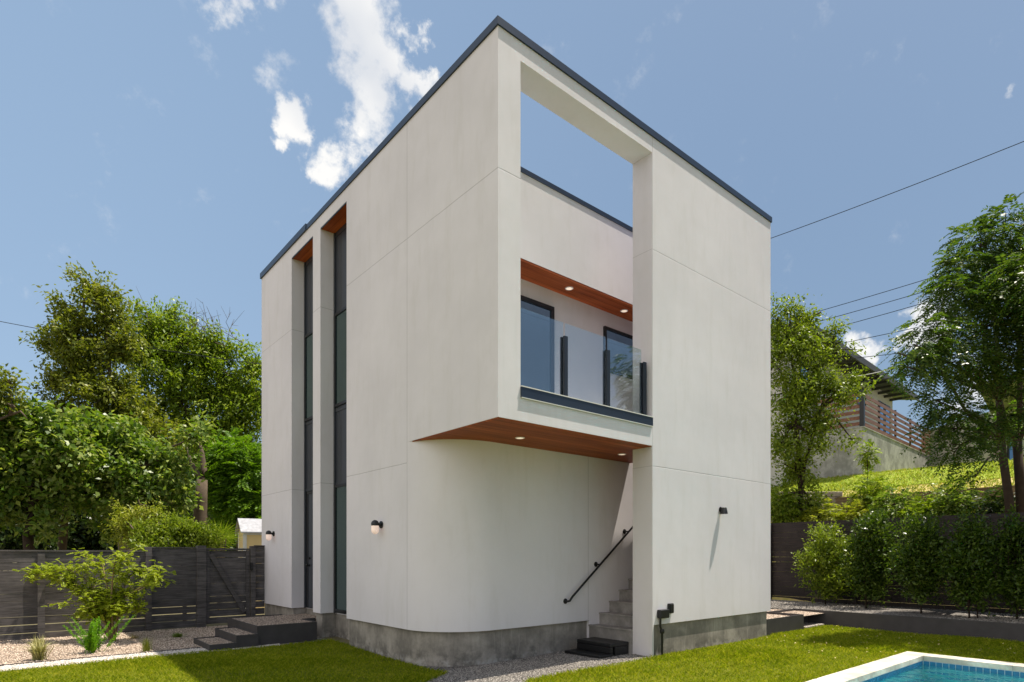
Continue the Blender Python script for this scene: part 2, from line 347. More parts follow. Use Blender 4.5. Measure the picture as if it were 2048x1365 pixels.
# ------------------------------------------------------------------ mesh helpers
class MB:
    def __init__(s): s.v = []; s.f = []
    def add(s, verts, faces):
        o = len(s.v); s.v += [tuple(v) for v in verts]; s.f += [tuple(i+o for i in f) for f in faces]; return s
    def box(s, x0, x1, y0, y1, z0, z1, M=None):
        vs = [Vector((x, y, z)) for z in (z0, z1) for y in (y0, y1) for x in (x0, x1)]
        if M: vs = [M @ v for v in vs]
        return s.add(vs, [(0,2,3,1),(4,5,7,6),(0,1,5,4),(2,6,7,3),(0,4,6,2),(1,3,7,5)])
    def obox(s, a, b, wx, wz, up=Vector((0,0,1))):
        """bar from a to b, wx thick sideways, wz thick along up"""
        a, b = Vector(a), Vector(b); d = (b-a).normalized(); sd_ = d.cross(up).normalized(); u = sd_.cross(d)
        vs = [p+sd_*sx*wx/2+u*sz*wz/2 for p in (a, b) for sz in (-1, 1) for sx in (-1, 1)]
        return s.add(vs, [(0,2,3,1),(4,5,7,6),(0,1,5,4),(2,6,7,3),(0,4,6,2),(1,3,7,5)])
    def prism(s, poly, z0, z1, top=True, bot=True):
        n = len(poly); vs = [(x, y, z0) for x, y in poly]+[(x, y, z1) for x, y in poly]
        fs = [(i, (i+1) % n, n+(i+1) % n, n+i) for i in range(n)]
        if top: fs.append(tuple(range(n, 2*n)))
        if bot: fs.append(tuple(range(n-1, -1, -1)))
        return s.add(vs, fs)
    def tube(s, pts, rad, n=6, cap=True):
        pts = [Vector(p) for p in pts]
        if not isinstance(rad, (list, tuple)): rad = [rad]*len(pts)
        rings = []
        for i, p in enumerate(pts):
            d = (pts[min(i+1, len(pts)-1)]-pts[max(i-1, 0)])
            d = d.normalized() if d.length > 1e-9 else Vector((0,0,1))
            a = d.cross(Vector((0,0,1)));
            if a.length < .05: a = d.cross(Vector((1,0,0)))
            a.normalize(); b = d.cross(a)
            rings.append([p+(a*math.cos(k*2*math.pi/n)+b*math.sin(k*2*math.pi/n))*rad[i] for k in range(n)])
        vs = [v for r in rings for v in r]; fs = []
        for i in range(len(pts)-1):
            for k in range(n):
                fs.append((i*n+k, i*n+(k+1) % n, (i+1)*n+(k+1) % n, (i+1)*n+k))
        if cap: fs += [tuple(range(n-1, -1, -1)), tuple((len(pts)-1)*n+k for k in range(n))]
        return s.add(vs, fs)
    def lathe(s, prof, c, axis=Vector((0,0,1)), n=20):
        """prof: (r, h) pairs along axis from c"""
        c = Vector(c); axis = Vector(axis).normalized(); a = axis.cross(Vector((0,0,1)))
        if a.length < .05: a = Vector((1,0,0))
        a.normalize(); b = axis.cross(a); vs = []; fs = []
        for r, h in prof:
            for k in range(n): vs.append(c+axis*h+(a*math.cos(k*2*math.pi/n)+b*math.sin(k*2*math.pi/n))*r)
        for i in range(len(prof)-1):
            for k in range(n): fs.append((i*n+k, i*n+(k+1) % n, (i+1)*n+(k+1) % n, (i+1)*n+k))
        fs += [tuple(range(n-1, -1, -1)), tuple((len(prof)-1)*n+k for k in range(n))]
        return s.add(vs, fs)
    def build(s, name, mat, parent=None, smooth=False, bevel=0):
        me = bpy.data.meshes.new(name); me.from_pydata([tuple(v) for v in s.v], [], s.f)
        me.materials.append(MATS[mat]); me.validate()
        import bmesh
        bm = bmesh.new(); bm.from_mesh(me); bmesh.ops.recalc_face_normals(bm, faces=bm.faces); bm.to_mesh(me); bm.free()
        if smooth:
            for p in me.polygons: p.use_smooth = True
        o = bpy.data.objects.new(name, me); col.objects.link(o)
        if smooth and smooth != 'all':
            try: me.set_sharp_from_angle(angle=math.radians(40))
            except Exception: pass
        if parent: put(o, parent)
        if bevel:
            b = o.modifiers.new('bevel', 'BEVEL'); b.width = bevel; b.segments = 2; b.limit_method = 'ANGLE'
        return o
def put(o, parent):
    o.parent = parent; o.matrix_parent_inverse = Matrix.Translation(-parent_world(parent))
def parent_world(p):
    v = Vector(p.location)
    return v
def thing(name, label, cat, loc=(0,0,0), group=None):
    o = bpy.data.objects.new(name, None); col.objects.link(o); o.location = loc; o.empty_display_size = .2
    return tag(o, label, cat, group)
def tag(o, label=None, cat=None, group=None, kind=None):
    if label: o['label'] = label
    if cat: o['category'] = cat
    if group: o['group'] = group
    if kind: o['kind'] = kind
    return o
def sub(o, parent):
    """make o a sub-part of a part (the part itself sits at the world origin frame of its thing)"""
    o.parent = parent; o.matrix_parent_inverse = Matrix.Identity(4)
    if parent.parent: pass
    return o

def np_mesh(name, V, Fq, mat, parent=None, smooth=False):
    me = bpy.data.meshes.new(name); nf, k = Fq.shape
    me.vertices.add(len(V)); me.vertices.foreach_set('co', np.ascontiguousarray(V, dtype=np.float32).ravel())
    me.loops.add(nf*k); me.loops.foreach_set('vertex_index', np.ascontiguousarray(Fq, dtype=np.int32).ravel())
    me.polygons.add(nf); me.polygons.foreach_set('loop_start', np.arange(0, nf*k, k, dtype=np.int32))
    me.update(calc_edges=True); me.materials.append(MATS[mat])
    if smooth: me.polygons.foreach_set('use_smooth', np.ones(nf, dtype=bool))
    o = bpy.data.objects.new(name, me); col.objects.link(o)
    if parent: put(o, parent)
    return o
def unit(a): return a/np.maximum(np.linalg.norm(a, axis=1, keepdims=True), 1e-9)
def leaf_mesh(name, P, D, N, L, W, mat, parent=None, fold=.18):
    D = unit(D); S = unit(np.cross(D, N)); U = np.cross(S, D); n = len(P)
    L = np.broadcast_to(np.asarray(L, dtype=float).reshape(-1, 1), (n, 1)); W = np.broadcast_to(np.asarray(W, dtype=float).reshape(-1, 1), (n, 1))
    v0 = P; v1 = P+D*L*.45+S*W*.5+U*W*fold; v2 = P+D*L-U*L*.08; v3 = P+D*L*.45-S*W*.5+U*W*fold
    V = np.stack([v0, v1, v2, v3], 1).reshape(-1, 3)
    Fq = (np.arange(n)*4)[:, None]+np.array([[0, 1, 2, 3]])
    return np_mesh(name, V, Fq, mat, parent)
# ------------------------------------------------------------------ ground
def hump(u, v): return -.055*np.exp(-((u-.2)**2+(v-2.2)**2)/4.0)
def hill(u, v):
    """height of the natural ground; the slope beyond the right-hand fence rises in timber terraces"""
    u = np.asarray(u, dtype=float); v = np.asarray(v, dtype=float)
    h = np.interp(u, [-200, 12.35, 12.5, 15.8, 15.81, 19.0, 19.01, 23.5, 26, 200], [0, 0, .34, 1.9, 2.55, 2.95, 3.62, 5.0, 5.25, 5.6])
    return h+hump(u, v)
POOL = (0.6, 6.13, -6.3, -2.76)
def grid_sheet(name, us, vs, off, mat, hole=None, keep=None, fn=hill):
    V = []; idx = {}; Fs = []
    for i, u in enumerate(us):
        for j, v in enumerate(vs): idx[i, j] = len(V); V.append((u, v, float(fn(u, v))+off))
    for i in range(len(us)-1):
        for j in range(len(vs)-1):
            cu, cv = (us[i]+us[i+1])/2, (vs[j]+vs[j+1])/2
            if hole and hole[0] < cu < hole[1] and hole[2] < cv < hole[3]: continue
            if keep and not keep(cu, cv): continue
            Fs.append((idx[i, j], idx[i+1, j], idx[i+1, j+1], idx[i, j+1]))
    b = MB(); b.v = V; b.f = Fs
    return b.build(name, mat, smooth='all')
def lines(a, b, st, extra=()):
    L = list(np.arange(a, b+1e-6, st))+list(extra); return sorted(set(round(float(x), 4) for x in L))
gu = lines(-30, 60, 1.0, (POOL[0]-.1, POOL[1]+.1, 12.35, 12.5, 15.8, 15.81, 19.0, 19.01, 23.5, -200, 200, -80, 110, .3, .6))
gv = lines(-30, 60, 1.0, (POOL[2]-.1, POOL[3]+.1, -200, 200, 110, -80))
H_ = (POOL[0]-.1, POOL[1]+.1, POOL[2]-.1, POOL[3]+.1)
tag(grid_sheet('ground', gu, gv, 0, 'soil', hole=H_), kind='structure')
tag(grid_sheet('hillside', lines(12.36, 60, 1.0, (12.5, 15.8, 15.81, 19.0, 19.01, 23.5)), lines(-30, 40, 1.0), .02, 'hill_dry'), kind='structure')
tag(grid_sheet('hilltop_lawn', lines(20.6, 90, 1.0, (23.5, 26)), lines(-30, 40, 1.0), .04, 'hill_grass'), kind='structure')
# lawn polygon test
def lawn_area(u, v):
    u = np.asarray(u); v = np.asarray(v)
    left = (v < 5.02+.06*np.sin(u*1.7)) & (u < .02) & (v > -20)
    cut = (v < 1.30) & (v > -.03) & (u > -1.0+(v)*.65-.15) 
    path = (v < .82+(u+.45)*.68) & (v > -.03+np.minimum(0, (u-.45))*.75) & (u > -6)
    front = (v < -.03) & (u < 9.35) & ((u > .45) | (v < -.03+(u-.45)*.75))
    side = (u > 6.9) & (u < 9.3) & (v < .05)
    pool = (u > POOL[0]-.3) & (u < POOL[1]+.3) & (v > POOL[2]-.3) & (v < POOL[3]+.3)
    l = (left & ~path & (v > -.03+np.minimum(0, (u-.45))*.75)) | front | side
    return l & ~pool
lu = lines(-12, 9.4, .1); lv = lines(-12, 5.1, .1)
tag(grid_sheet('lawn', lu, lv, .012, 'lawn_base', hole=H_, keep=lambda u, v: bool(lawn_area(u, v))), kind='structure')
tag(grid_sheet('gravel_bed', lines(-12, .0, .5), lines(5.5, 8.75, .25), .012, 'gravel_tan'), kind='structure')
tag(grid_sheet('gravel_path', lines(-12, .0, .5), lines(4.95, 5.5, .11), .008, 'gravel_white'), kind='structure')
tag(grid_sheet('gravel_strip', lines(-3, 3.15, .15), lines(-2.0, 1.9, .13), .006, 'gravel_grey', keep=lambda u, v: v > -.1+min(0, (u-.45))*.75), kind='structure')  # darker gravel colour here stands in for shade under the overhang
# raised bed surface at the right
tag(grid_sheet('raised_gravel_bed', lines(9.62, 12.3, .5, (12.3,)), lines(-12, 6, .5), .30, 'gravel_grey', fn=lambda u, v: 0.03*math.sin(v*1.3)*math.sin(u)), kind='structure')
tag(grid_sheet('gravel_corner', lines(6.9, 9.7, .35), lines(.12, 6, .3), .27, 'gravel_tan', fn=lambda u, v: 0.02*math.sin(v*2)), kind='structure')

# grass blades (stuff)
def blades(name, n, u0, u1, v0, v1, keep, h0, h1, w, mat, dmin=7.0, dmax=99, z=lambda u, v: hill(u, v), soft=.0):
    u = rng.uniform(u0, u1, n); v = rng.uniform(v0, v1, n)
    d = (u-CAM[0])*UY+(v-CAM[1])*UX
    k = keep(u, v) & (d > dmin) & (d < dmax); u, v = u[k], v[k]; n = len(u)
    P = np.stack([u, v, z(u, v)], 1)
    a = rng.uniform(0, 2*np.pi, n)
    patch = .75+.5*(np.sin(u*2.1+1.3*np.sin(v*1.7))*.5+.5)*(np.sin(v*2.7+u)*.5+.5)
    H = rng.uniform(h0, h1, n)*patch
    lean = rng.normal(0, .38, (n, 2))
    S = np.stack([np.cos(a), np.sin(a), np.zeros(n)], 1)*w
    T = np.stack([lean[:, 0]*H, lean[:, 1]*H, H], 1)
    V = np.stack([P-S*.5, P+S*.5, P+T*.6+S*.35, P+T+np.stack([lean[:, 0]*H*.35, lean[:, 1]*H*.35, -H*.04], 1)], 1).reshape(-1, 3)
    Fq = (np.arange(n)*4)[:, None]+np.array([[0, 1, 2, 3]])
    return tag(np_mesh(name, V, Fq, mat), kind='stuff')
tag(blades('lawn_grass', 620000, -6.5, 9.35, -5.2, 5.08, lawn_area, .030, .072, .0085, 'grass_blade'), 'short green lawn grass around the white house and pool', 'grass')
tag(blades('hillside_grass', 60000, 12.6, 27, -8, 9, lambda u, v: u > 12.6, .05, .16, .03, 'hill_blade', z=lambda u, v: hill(u, v)+.02), 'sunlit yellow green grass on the terraced slope beyond the right fence', 'grass')
# pebbles
def pebbles(name, n, u0, u1, v0, v1, z0, r0, r1, mat, label, keep=None):
    u = rng.uniform(u0, u1, n); v = rng.uniform(v0, v1, n)
    if keep is not None:
        k = keep(u, v); u, v = u[k], v[k]; n = len(u)
    r = rng.uniform(r0, r1, n)[:, None]
    base = np.array([[1,0,0],[0,1,0],[-1,0,0],[0,-1,0],[0,0,.75],[0,0,-.5]])
    tri = np.array([[0,1,4],[1,2,4],[2,3,4],[3,0,4],[1,0,5],[2,1,5],[3,2,5],[0,3,5]])
    C = np.stack([u, v, np.full(n, z0)+hump(u, v)+r[:, 0]*.25], 1)
    ang = rng.uniform(0, 6.28, n); c, s = np.cos(ang), np.sin(ang)
    V = base[None]*rng.uniform(.6, 1.35, (n, 6, 1))*r[:, None]
    X = V[..., 0]*c[:, None]-V[..., 1]*s[:, None]; Y = V[..., 0]*s[:, None]+V[..., 1]*c[:, None]
    V = np.stack([X, Y, V[..., 2]], 2)+C[:, None]
    Fq = ((np.arange(n)*6)[:, None, None]+tri[None]).reshape(-1, 3)
    tag(np_mesh(name, V.reshape(-1, 3), Fq, mat), label, 'gravel', kind='stuff')
pebbles('gravel_stones', 26000, -6, 0, 5.5, 8.7, .012, .007, .016, 'pebble_tan', 'tan gravel stones in the bed below the left fence')
pebbles('gravel_stones', 14000, -6, -.9, 4.95, 5.5, .008, .007, .015, 'pebble_white', 'pale gravel stones in the path along the left lawn')
pebbles('gravel_stones', 22000, -1.2, 3.15, -.15, 1.32, .006, .006, .014, 'pebble_grey', 'grey gravel stones beneath the balcony overhang', keep=lambda u, v: (v > -.08+np.minimum(0, (u-.45))*.75) & (v < .95+(u+.45)*.68))  # stones darkened to match, overhang shade put into their colour
pebbles('gravel_stones', 14000, 9.65, 12.3, -5, 4, .30, .01, .02, 'pebble_grey', 'grey gravel stones in the raised bed below the hedge')
pebbles('gravel_stones', 5000, 6.95, 9.6, .15, 3, .27, .01, .02, 'pebble_tan', 'sunlit tan gravel stones behind the right house corner')

# ------------------------------------------------------------------ main house
house = thing('house', 'white stucco cube house with cutout balcony frame and concrete plinth', 'house', (0, 0, 0))
def hp(b, name, mat, **k): return b.build(name, mat, house, **k)
T8 = 8.13
# left face skin
b = MB()
for v0, v1 in ((2.2, 4.30), (5.46, 5.83), (6.98, 8.93)): b.box(0, .31, v0, v1, .47, 7.885)
b.box(0, .31, 2.2, 8.93, 7.885, T8)
b.box(0, .31, .38, 2.2, 3.3, T8)
b.box(.31, .366, .38, 1.8, 3.3, T8)
o = hp(b, 'side_wall', 'stucco')
# front face
b = MB(); b.box(3.08, 6.85, 0, .38, .50, T8); b.box(0, .366, 0, .38, 3.3, T8); b.box(.366, 3.08, 0, .38, 7.875, T8)
b.box(.366, 3.08, 0, .38, 3.3, 3.60); b.box(3.08, 3.12, 0, .38, -.1, .50)
hp(b, 'front_wall', 'stucco_front')
# core body
b = MB(); b.box(.315, 6.85, 2.2, 8.93, .45, 7.5); b.box(.366, 6.85, 1.8, 2.2, 3.3, 7.5); b.box(6.55, 6.85, 1.3, 8.93, 7.5, T8); b.box(6.6, 6.85, .38, 1.8, -.1, T8)
b.box(.31, 6.55, 8.63, 8.93, 7.5, T8)
hp(b, 'rear_wall', 'stucco_inner')
# balcony parapet fascia with its roof edge
b = MB(); b.box(.366, 6.6, 1.3, 1.8, 6.22, 7.555); hp(b, 'balcony_fascia', 'stucco_fascia')
b = MB(); b.box(.366, 6.6, 1.285, 1.815, 7.555, 7.63); hp(b, 'coping', 'coping_metal')
# curved wall below
R = .95; cur = [(0.0, 2.2)]
for i in range(1, 25):
    a = math.pi/2*i/24; cur.append((R-R*math.cos(a), 2.2-(.9)*math.sin(a)))
poly = cur+[(6.6, 1.3), (6.6, 2.2)]
b = MB(); b.prism([(x, y) for x, y in cur]+[(3.05, 1.3), (3.05, 2.2)], .47, 3.3)
o = hp(b, 'curved_wall', 'stucco_plain', smooth=True)
b = MB(); b.box(3.05, 6.6, 1.3, 2.2, -.1, 3.3); hp(b, 'stair_wall', 'stucco_inner')
# concrete plinth
i_ = .055
pl = [(i_, 4.30), (i_, 2.2)]+[(R-(R-i_)*math.cos(math.pi/2*i/24), 2.2-(.9-i_)*math.sin(math.pi/2*i/24)) for i in range(1, 25)]+[(3.05, 1.3+i_), (3.05, 4.3)]
b = MB(); b.prism(pl[::-1], -.4, .47)
b.box(.33, 6.7, 4.30, 8.88, -.4, .47); b.box(i_, .33, 5.50, 5.80, -.4, .47); b.box(i_, .33, 7.02, 8.88, -.4, .47)
b.box(3.12, 6.76, .035, .4, -.4, .50)
b.box(6.45, 6.76, .4, 8.88, -.4, .45)
hp(b, 'plinth', 'concrete')
# roof coping
b = MB(); c = .022
b.box(-c, 6.85+c, -c, .40, T8-.012, 8.218); b.box(-c, .33, .40, 6.13, T8-.012, 8.218)
b.box(-c-.012, .34, 6.13, 8.93+c, T8-.008, 8.245); b.box(6.53, 6.85+c, .40, 8.93+c, T8-.03, 8.214); b.box(.34, 6.53, 8.61, 8.93+c, T8-.03, 8.25)
hp(b, 'coping', 'coping_metal')
# roof deck
b = MB(); b.box(.31, 6.55, 1.83, 8.63, 7.5, 7.54); hp(b, 'roof', 'roof_dark')
# balcony sill cap
b = MB(); b.box(.366, 3.08, -.018, .40, 3.60, 3.735); hp(b, 'sill_cap', 'coping_metal')
b = MB(); b.box(.366, 3.08, -.024, .0, 3.735, 3.748); b.box(.366, 3.08, -.024, -.018, 3.592, 3.602); hp(b, 'sill_trim', 'white_trim')
# balcony floor
b = MB(); b.box(.366, 4.12, .40, 1.8, 3.32, 3.70); hp(b, 'balcony_floor', 'stucco_inner')
# cantilever soffit
sof = [(.012, .012), (3.07, .012), (3.07, .39), (4.12, .39), (4.12, 1.295)]+[(x+.001, y-.004) for x, y in cur[::-1][:-1]]+[(.012, 2.17)]
b = MB(); b.prism(sof, 3.285, 3.299); hp(b, 'soffit', 'soffit_wood')
b = MB(); b.box(4.12, 4.135, .38, 1.3, 3.28, 3.7); hp(b, 'soffit_edge', 'soffit_wood')
b = MB(); b.box(.366, 6.55, 1.305, 1.8, 6.20, 6.218); b.box(.366, 6.55, 1.302, 1.325, 6.185, 6.20); hp(b, 'soffit', 'soffit_wood')
b = MB(); b.box(.01, .31, 4.305, 5.455, 7.868, 7.884); hp(b, 'soffit', 'slot_wood')
b = MB(); b.box(.01, .31, 5.835, 6.975, 7.868, 7.884); hp(b, 'soffit', 'slot_wood')
b = MB(); b.box(0.002, .012, 4.305, 5.455, 7.860, 7.884); b.box(0.002, .012, 5.835, 6.975, 7.860, 7.884); hp(b, 'soffit_trim', 'black_paint')
# dark siding in the slots
def slot(v0, v1):
    b = MB()
    for z0, z1 in ((6.26, 7.86), (2.95, 4.46)):
        n = 4; wd = (v1-v0)/n
        for i in range(n): b.box(.288, .314, v0+wd*i+.004, v0+wd*(i+1)-.004, z0, z1)
        b.box(.278, .288, v0, v1, z1-.09, z1); b.box(.278, .288, v0, v1, z0, z0+.05)
    b.box(.300, .3145, v0, v1, .47, 7.86)
    b.box(.262, .290, v1-.055, v1, .47, 7.86)
    hp(b, 'siding_panel', 'slot_panel')
slot(4.30, 5.46); slot(5.83, 6.98)
def window(x0, x1, z0, z1, plane, ax, fw=.06, glass='window_glass', dep=.04, back=.0):
    """window in plane ax=const; x is the in-plane horizontal axis"""
    def bx(b, a0, a1, zz0, zz1, p0, p1):
        if ax == 'v': b.box(a0, a1, p0, p1, zz0, zz1)
        else: b.box(p0, p1, a0, a1, zz0, zz1)
    b = MB(); p0, p1 = plane-dep, plane
    bx(b, x0, x0+fw, z0, z1, p0, p1); bx(b, x1-fw, x1, z0, z1, p0, p1); bx(b, x0+fw, x1-fw, z0, z0+fw, p0, p1); bx(b, x0+fw, x1-fw, z1-fw, z1, p0, p1)
    fr = hp(b, 'window', 'window_frame_metal')
    g = MB(); bx(g, x0+fw, x1-fw, z0+fw, z1-fw, p0+dep*.45, p0+dep*.7)
    go = g.build('pane', glass); sub(go, fr); return fr
window(4.34, 5.40, 4.46, 6.27, .292, 'u', .05, 'slot_glass', .045)
window(4.34, 5.40, .50, 2.95, .292, 'u', .05, 'slot_glass', .045)
window(5.87, 6.92, 4.44, 6.27, .292, 'u', .05, 'slot_glass', .045)
# door in the far slot
b = MB(); b.box(.262, .290, 5.87, 6.78, .48, 2.93); d_ = hp(b, 'door', 'slot_panel')
b = MB(); b.box(.250, .262, 5.87, 5.90, .48, 2.93); b.box(.250, .262, 6.74, 6.78, .48, 2.93); b.box(.250, .262, 5.90, 6.74, 2.88, 2.93); sub(b.build('door_frame', 'window_frame_metal'), d_)
b = MB(); b.lathe([(.028, 0), (.028, .01), (.012, .012), (.012, .05), (.028, .052), (.03, .075), (.015, .085)], (.262, 6.66, 1.38), (-1, 0, 0), 14)
sub(b.build('door_knob', 'black_paint', smooth=True), d_)
b = MB(); b.lathe([(.03, 0), (.03, .02), (.022, .025)], (.262, 6.66, 1.53), (-1, 0, 0), 14); sub(b.build('deadbolt', 'black_paint'), d_)
# balcony door and window
o = window(.55, 2.66, 3.71, 5.90, 1.8, 'v', .07, 'window_glass', .05)
b = MB(); b.box(1.55, 1.60, 1.755, 1.79, 3.78, 5.83); sub(b.build('mullion', 'window_frame_metal'), o)
window(3.98, 5.6, 5.06, 5.90, 1.8, 'v', .05, 'window_glass', .05)
# concrete stair rising to the right
b = MB()
for k in range(13):
    u0 = 3.05+.265*k; b.box(u0, 6.6, .38, 1.3, (.30+.19*k-.19) if k else -.1, .395+.19*k)
    b.box(u0-.018, u0+.05, .381, 1.299, .395+.19*k-.02, .395+.19*k+.006)
hp(b, 'stairs', 'step_concrete')

# ------------------------------------------------------------------ fittings on the house
def capsule_lamp(v, z, label):
    t_ = thing('wall_lamp', label, 'wall lamp', (0, v, z), 'capsule wall lamps on the left face of the house')
    b = MB(); b.lathe([(.058, 0), (.058, .018), (.03, .022), (.022, .05), (.03, .095)], (0, v, z), (-1, 0, 0), 24); b.build('wall_bracket', 'black_paint', t_, smooth=True)
    c = (-.115, v, z-.02); r = .062
    b = MB(); b.lathe([(r, 0), (r, .03)]+[(r*math.cos(a), .03+r*math.sin(a)) for a in np.linspace(.1, 1.5, 8)], c, (0, 0, 1), 24); b.build('lamp_cap', 'black_paint', t_, smooth=True)
    b = MB(); b.lathe([(r*.97, 0), (r*.97, .075)]+[(r*.97*math.cos(a), .075+r*math.sin(a)) for a in np.linspace(.1, 1.5, 8)], c, (0, 0, -1), 24); b.build('glass_shade', 'lamp_glass', t_, smooth=True)
capsule_lamp(3.0, 2.085, 'black capsule wall lamp with frosted shade nearest the curved corner')
capsule_lamp(8.08, 2.075, 'black capsule wall lamp with frosted shade beside the dark entry door')
t_ = thing('wall_lamp', 'small black tapered downlight on the sunlit front wall', 'wall lamp', (5.03, 0, 2.38))
b = MB(); b.lathe([(.035, -.03), (.045, 0), (.07, .0)][:2]+[(.048, .0)], (5.03, -.012, 2.40), (0, -1, 0), 14)
b.box(5.0, 5.06, -.03, 0, 2.36, 2.43); b.build('wall_bracket', 'black_paint', t_)
b = MB(); b.lathe([(.040, .06), (.045, .055), (.066, -.05), (.060, -.05), (.042, .04)], (5.03, -.075, 2.37), (0, 0, 1), 24); b.build('lamp_shade', 'black_paint', t_, smooth=True)
b = MB(); b.lathe([(.055, 0), (.055, .006)], (5.03, -.075, 2.327), (0, 0, 1), 20); b.build('lens', 'light_lens', t_)
def downlight(u, v, z, label, grp):
    t_ = thing('ceiling_light', label, 'ceiling light', (u, v, z), grp)
    b = MB(); n = 24; ri, ro = .055, .072; vs = []; fs = []
    for r, h in ((ri, 0), (ro, 0), (ro, -.006), (ri, -.009)):
        for k in range(n): vs.append((u+r*math.cos(k*2*math.pi/n), v+r*math.sin(k*2*math.pi/n), z+h))
    for i in range(4):
        for k in range(n): fs.append((i*n+k, i*n+(k+1) % n, ((i+1) % 4)*n+(k+1) % n, ((i+1) % 4)*n+k))
    b.add(vs, fs); b.build('trim_ring', 'white_trim', t_)
    b = MB(); b.lathe([(ri, 0), (ri, .004)], (u, v, z-.006), (0, 0, 1), n); b.build('lens', 'light_lens', t_)
g = 'recessed lights in the wood soffits'
downlight(1.03, .78, 3.285, 'recessed light in the overhang soffit, above the curved wall', g)
downlight(3.26, .75, 3.285, 'recessed light in the overhang soffit, next to the pillar', g)
downlight(2.81, 1.54, 6.20, 'recessed light in the balcony soffit, left of the pair', g)
downlight(4.29, 1.55, 6.20, 'recessed light in the balcony soffit, right of the pair', g)
# glass balustrade
t_ = thing('glass_balustrade', 'frameless glass balcony railing clamped between short dark posts', 'railing', (1.7, .1, 3.735))
for u in (1.243, 2.123, 2.985):
    b = MB(); b.box(u-.034, u+.034, .055, .085, 3.735, 4.60); b.box(u-.034, u+.034, .115, .145, 3.735, 4.60); b.box(u-.008, u+.008, .085, .115, 3.735, 4.60)
    b.build('post', 'dark_metal', t_, bevel=.004)
for a, c_ in ((.40, 1.226), (1.262, 2.10), (2.146, 2.93)):
    b = MB(); b.box(a, c_, .094, .106, 3.76, 4.79); b.build('glass_panel', 'rail_glass', t_)
# handrail
t_ = thing('handrail', 'black sloping steel handrail on round wall brackets above the stairs', 'handrail', (3.3, 1.3, 1.4))
sl = .765; rp = lambda u: (u, 1.22, .815+(u-2.47)*sl+.02)
b = MB(); b.tube([(2.47, 1.30, .83), (2.47, 1.25, .83), (2.50, 1.222, .838)]+[rp(u) for u in (2.56, 3.2, 4.0, 5.0, 6.0)], .019, 10); b.build('rail', 'black_paint', t_, smooth=True)
for u in (2.47, 3.22, 3.99, 5.0):
    z = .83+(u-2.47)*sl+(0 if u < 2.5 else .03)
    b = MB(); b.lathe([(.045, 0), (.045, .008), (.014, .014), (.012, .075)], (u, 1.3, z-.0), (0, -1, 0), 16); b.build('bracket', 'black_paint', t_, smooth=True)
# conduit, outlet box and light box at the pillar foot
t_ = thing('power_outlet', 'black outlet box on a vertical conduit rising from the lawn', 'outlet', (3.28, 0, 0))
b = MB(); b.tube([(3.29, -.035, -.05), (3.29, -.035, .38), (3.25, -.03, .47), (3.25, -.03, .60)], .017, 10); b.build('conduit', 'black_paint', t_, smooth=True)
b = MB(); b.lathe([(.03, 0), (.036, .02), (.036, .05), (.028, .07)], (3.29, -.035, .36), (0, 0, 1), 12); b.build('coupling', 'black_paint', t_)
b = MB(); b.box(3.20, 3.42, -.085, 0, .60, .735); b.build('outlet_box', 'black_plastic', t_, bevel=.012)
t_ = thing('junction_box', 'small black junction box fixed just above the outlet box', 'junction box', (3.53, 0, .74))
b = MB(); b.box(3.47, 3.59, -.045, 0, .66, .82); b.build('box_body', 'black_plastic', t_, bevel=.01)
b = MB(); b.box(3.483, 3.577, -.056, -.045, .675, .805); b.build('box_cover', 'black_plastic', t_, bevel=.004)

# black moulded steps in front of the stair
t_ = thing('step_unit', 'black moulded two tread step unit in front of the concrete stairs', 'steps', (2.7, .75, 0))
b = MB(); b.box(2.60, 3.03, .42, 1.16, .145, .205); b.build('upper_tread', 'black_plastic', t_, bevel=.012)
b = MB(); b.box(2.60, 2.65, .42, 1.16, .045, .145); b.build('upper_riser', 'black_plastic', t_, bevel=.01)
b = MB(); b.box(2.33, 2.66, .42, 1.18, -.005, .045); b.build('lower_tread', 'black_plastic', t_, bevel=.012)
b = MB(); b.box(2.35, 2.40, .44, 1.16, -.09, -.005); b.box(2.40, 3.03, .43, .50, -.09, -.005); b.box(2.7, 3.03, .425, .48, -.005, .145); b.box(2.40, 3.03, 1.08, 1.15, -.09, -.005); b.build('frame', 'black_plastic', t_, bevel=.008)
# entry steps: steel boxes filled with gravel
t_ = thing('entry_steps', 'three dark steel box steps filled with gravel leading to the entry door', 'steps', (-1, 6, 0))
for (u0, u1, v0, v1, z1) in ((-2.06, -1.63, 5.05, 6.15, .11), (-1.63, -1.27, 5.08, 6.45, .225), (-1.27, -.20, 5.14, 6.98, .355)):
    th = .012; b = MB()
    b.box(u0, u1, v0, v0+th, -.1, z1); b.box(u0, u1, v1-th, v1, -.1, z1); b.box(u0, u0+th, v0+th, v1-th, -.1, z1)
    top = z1 > .3
    if top: b.box(u1-th, u1, v0+th, 5.84, -.1, z1); b.box(u1, .05, 5.83, 5.84, -.1, z1)
    else: b.box(u1-th, u1, v0+th, v1-th, -.1, z1)
    s_ = b.build('step_box', 'steel_edge', t_)
    b = MB(); b.box(u0+th, u1-th, v0+th, v1-th, -.1, z1-.018)
    if top: b.box(u1-th, .31, 5.845, 6.97, -.1, z1-.018)
    sub(b.build('gravel_fill', 'gravel_tan'), s_)
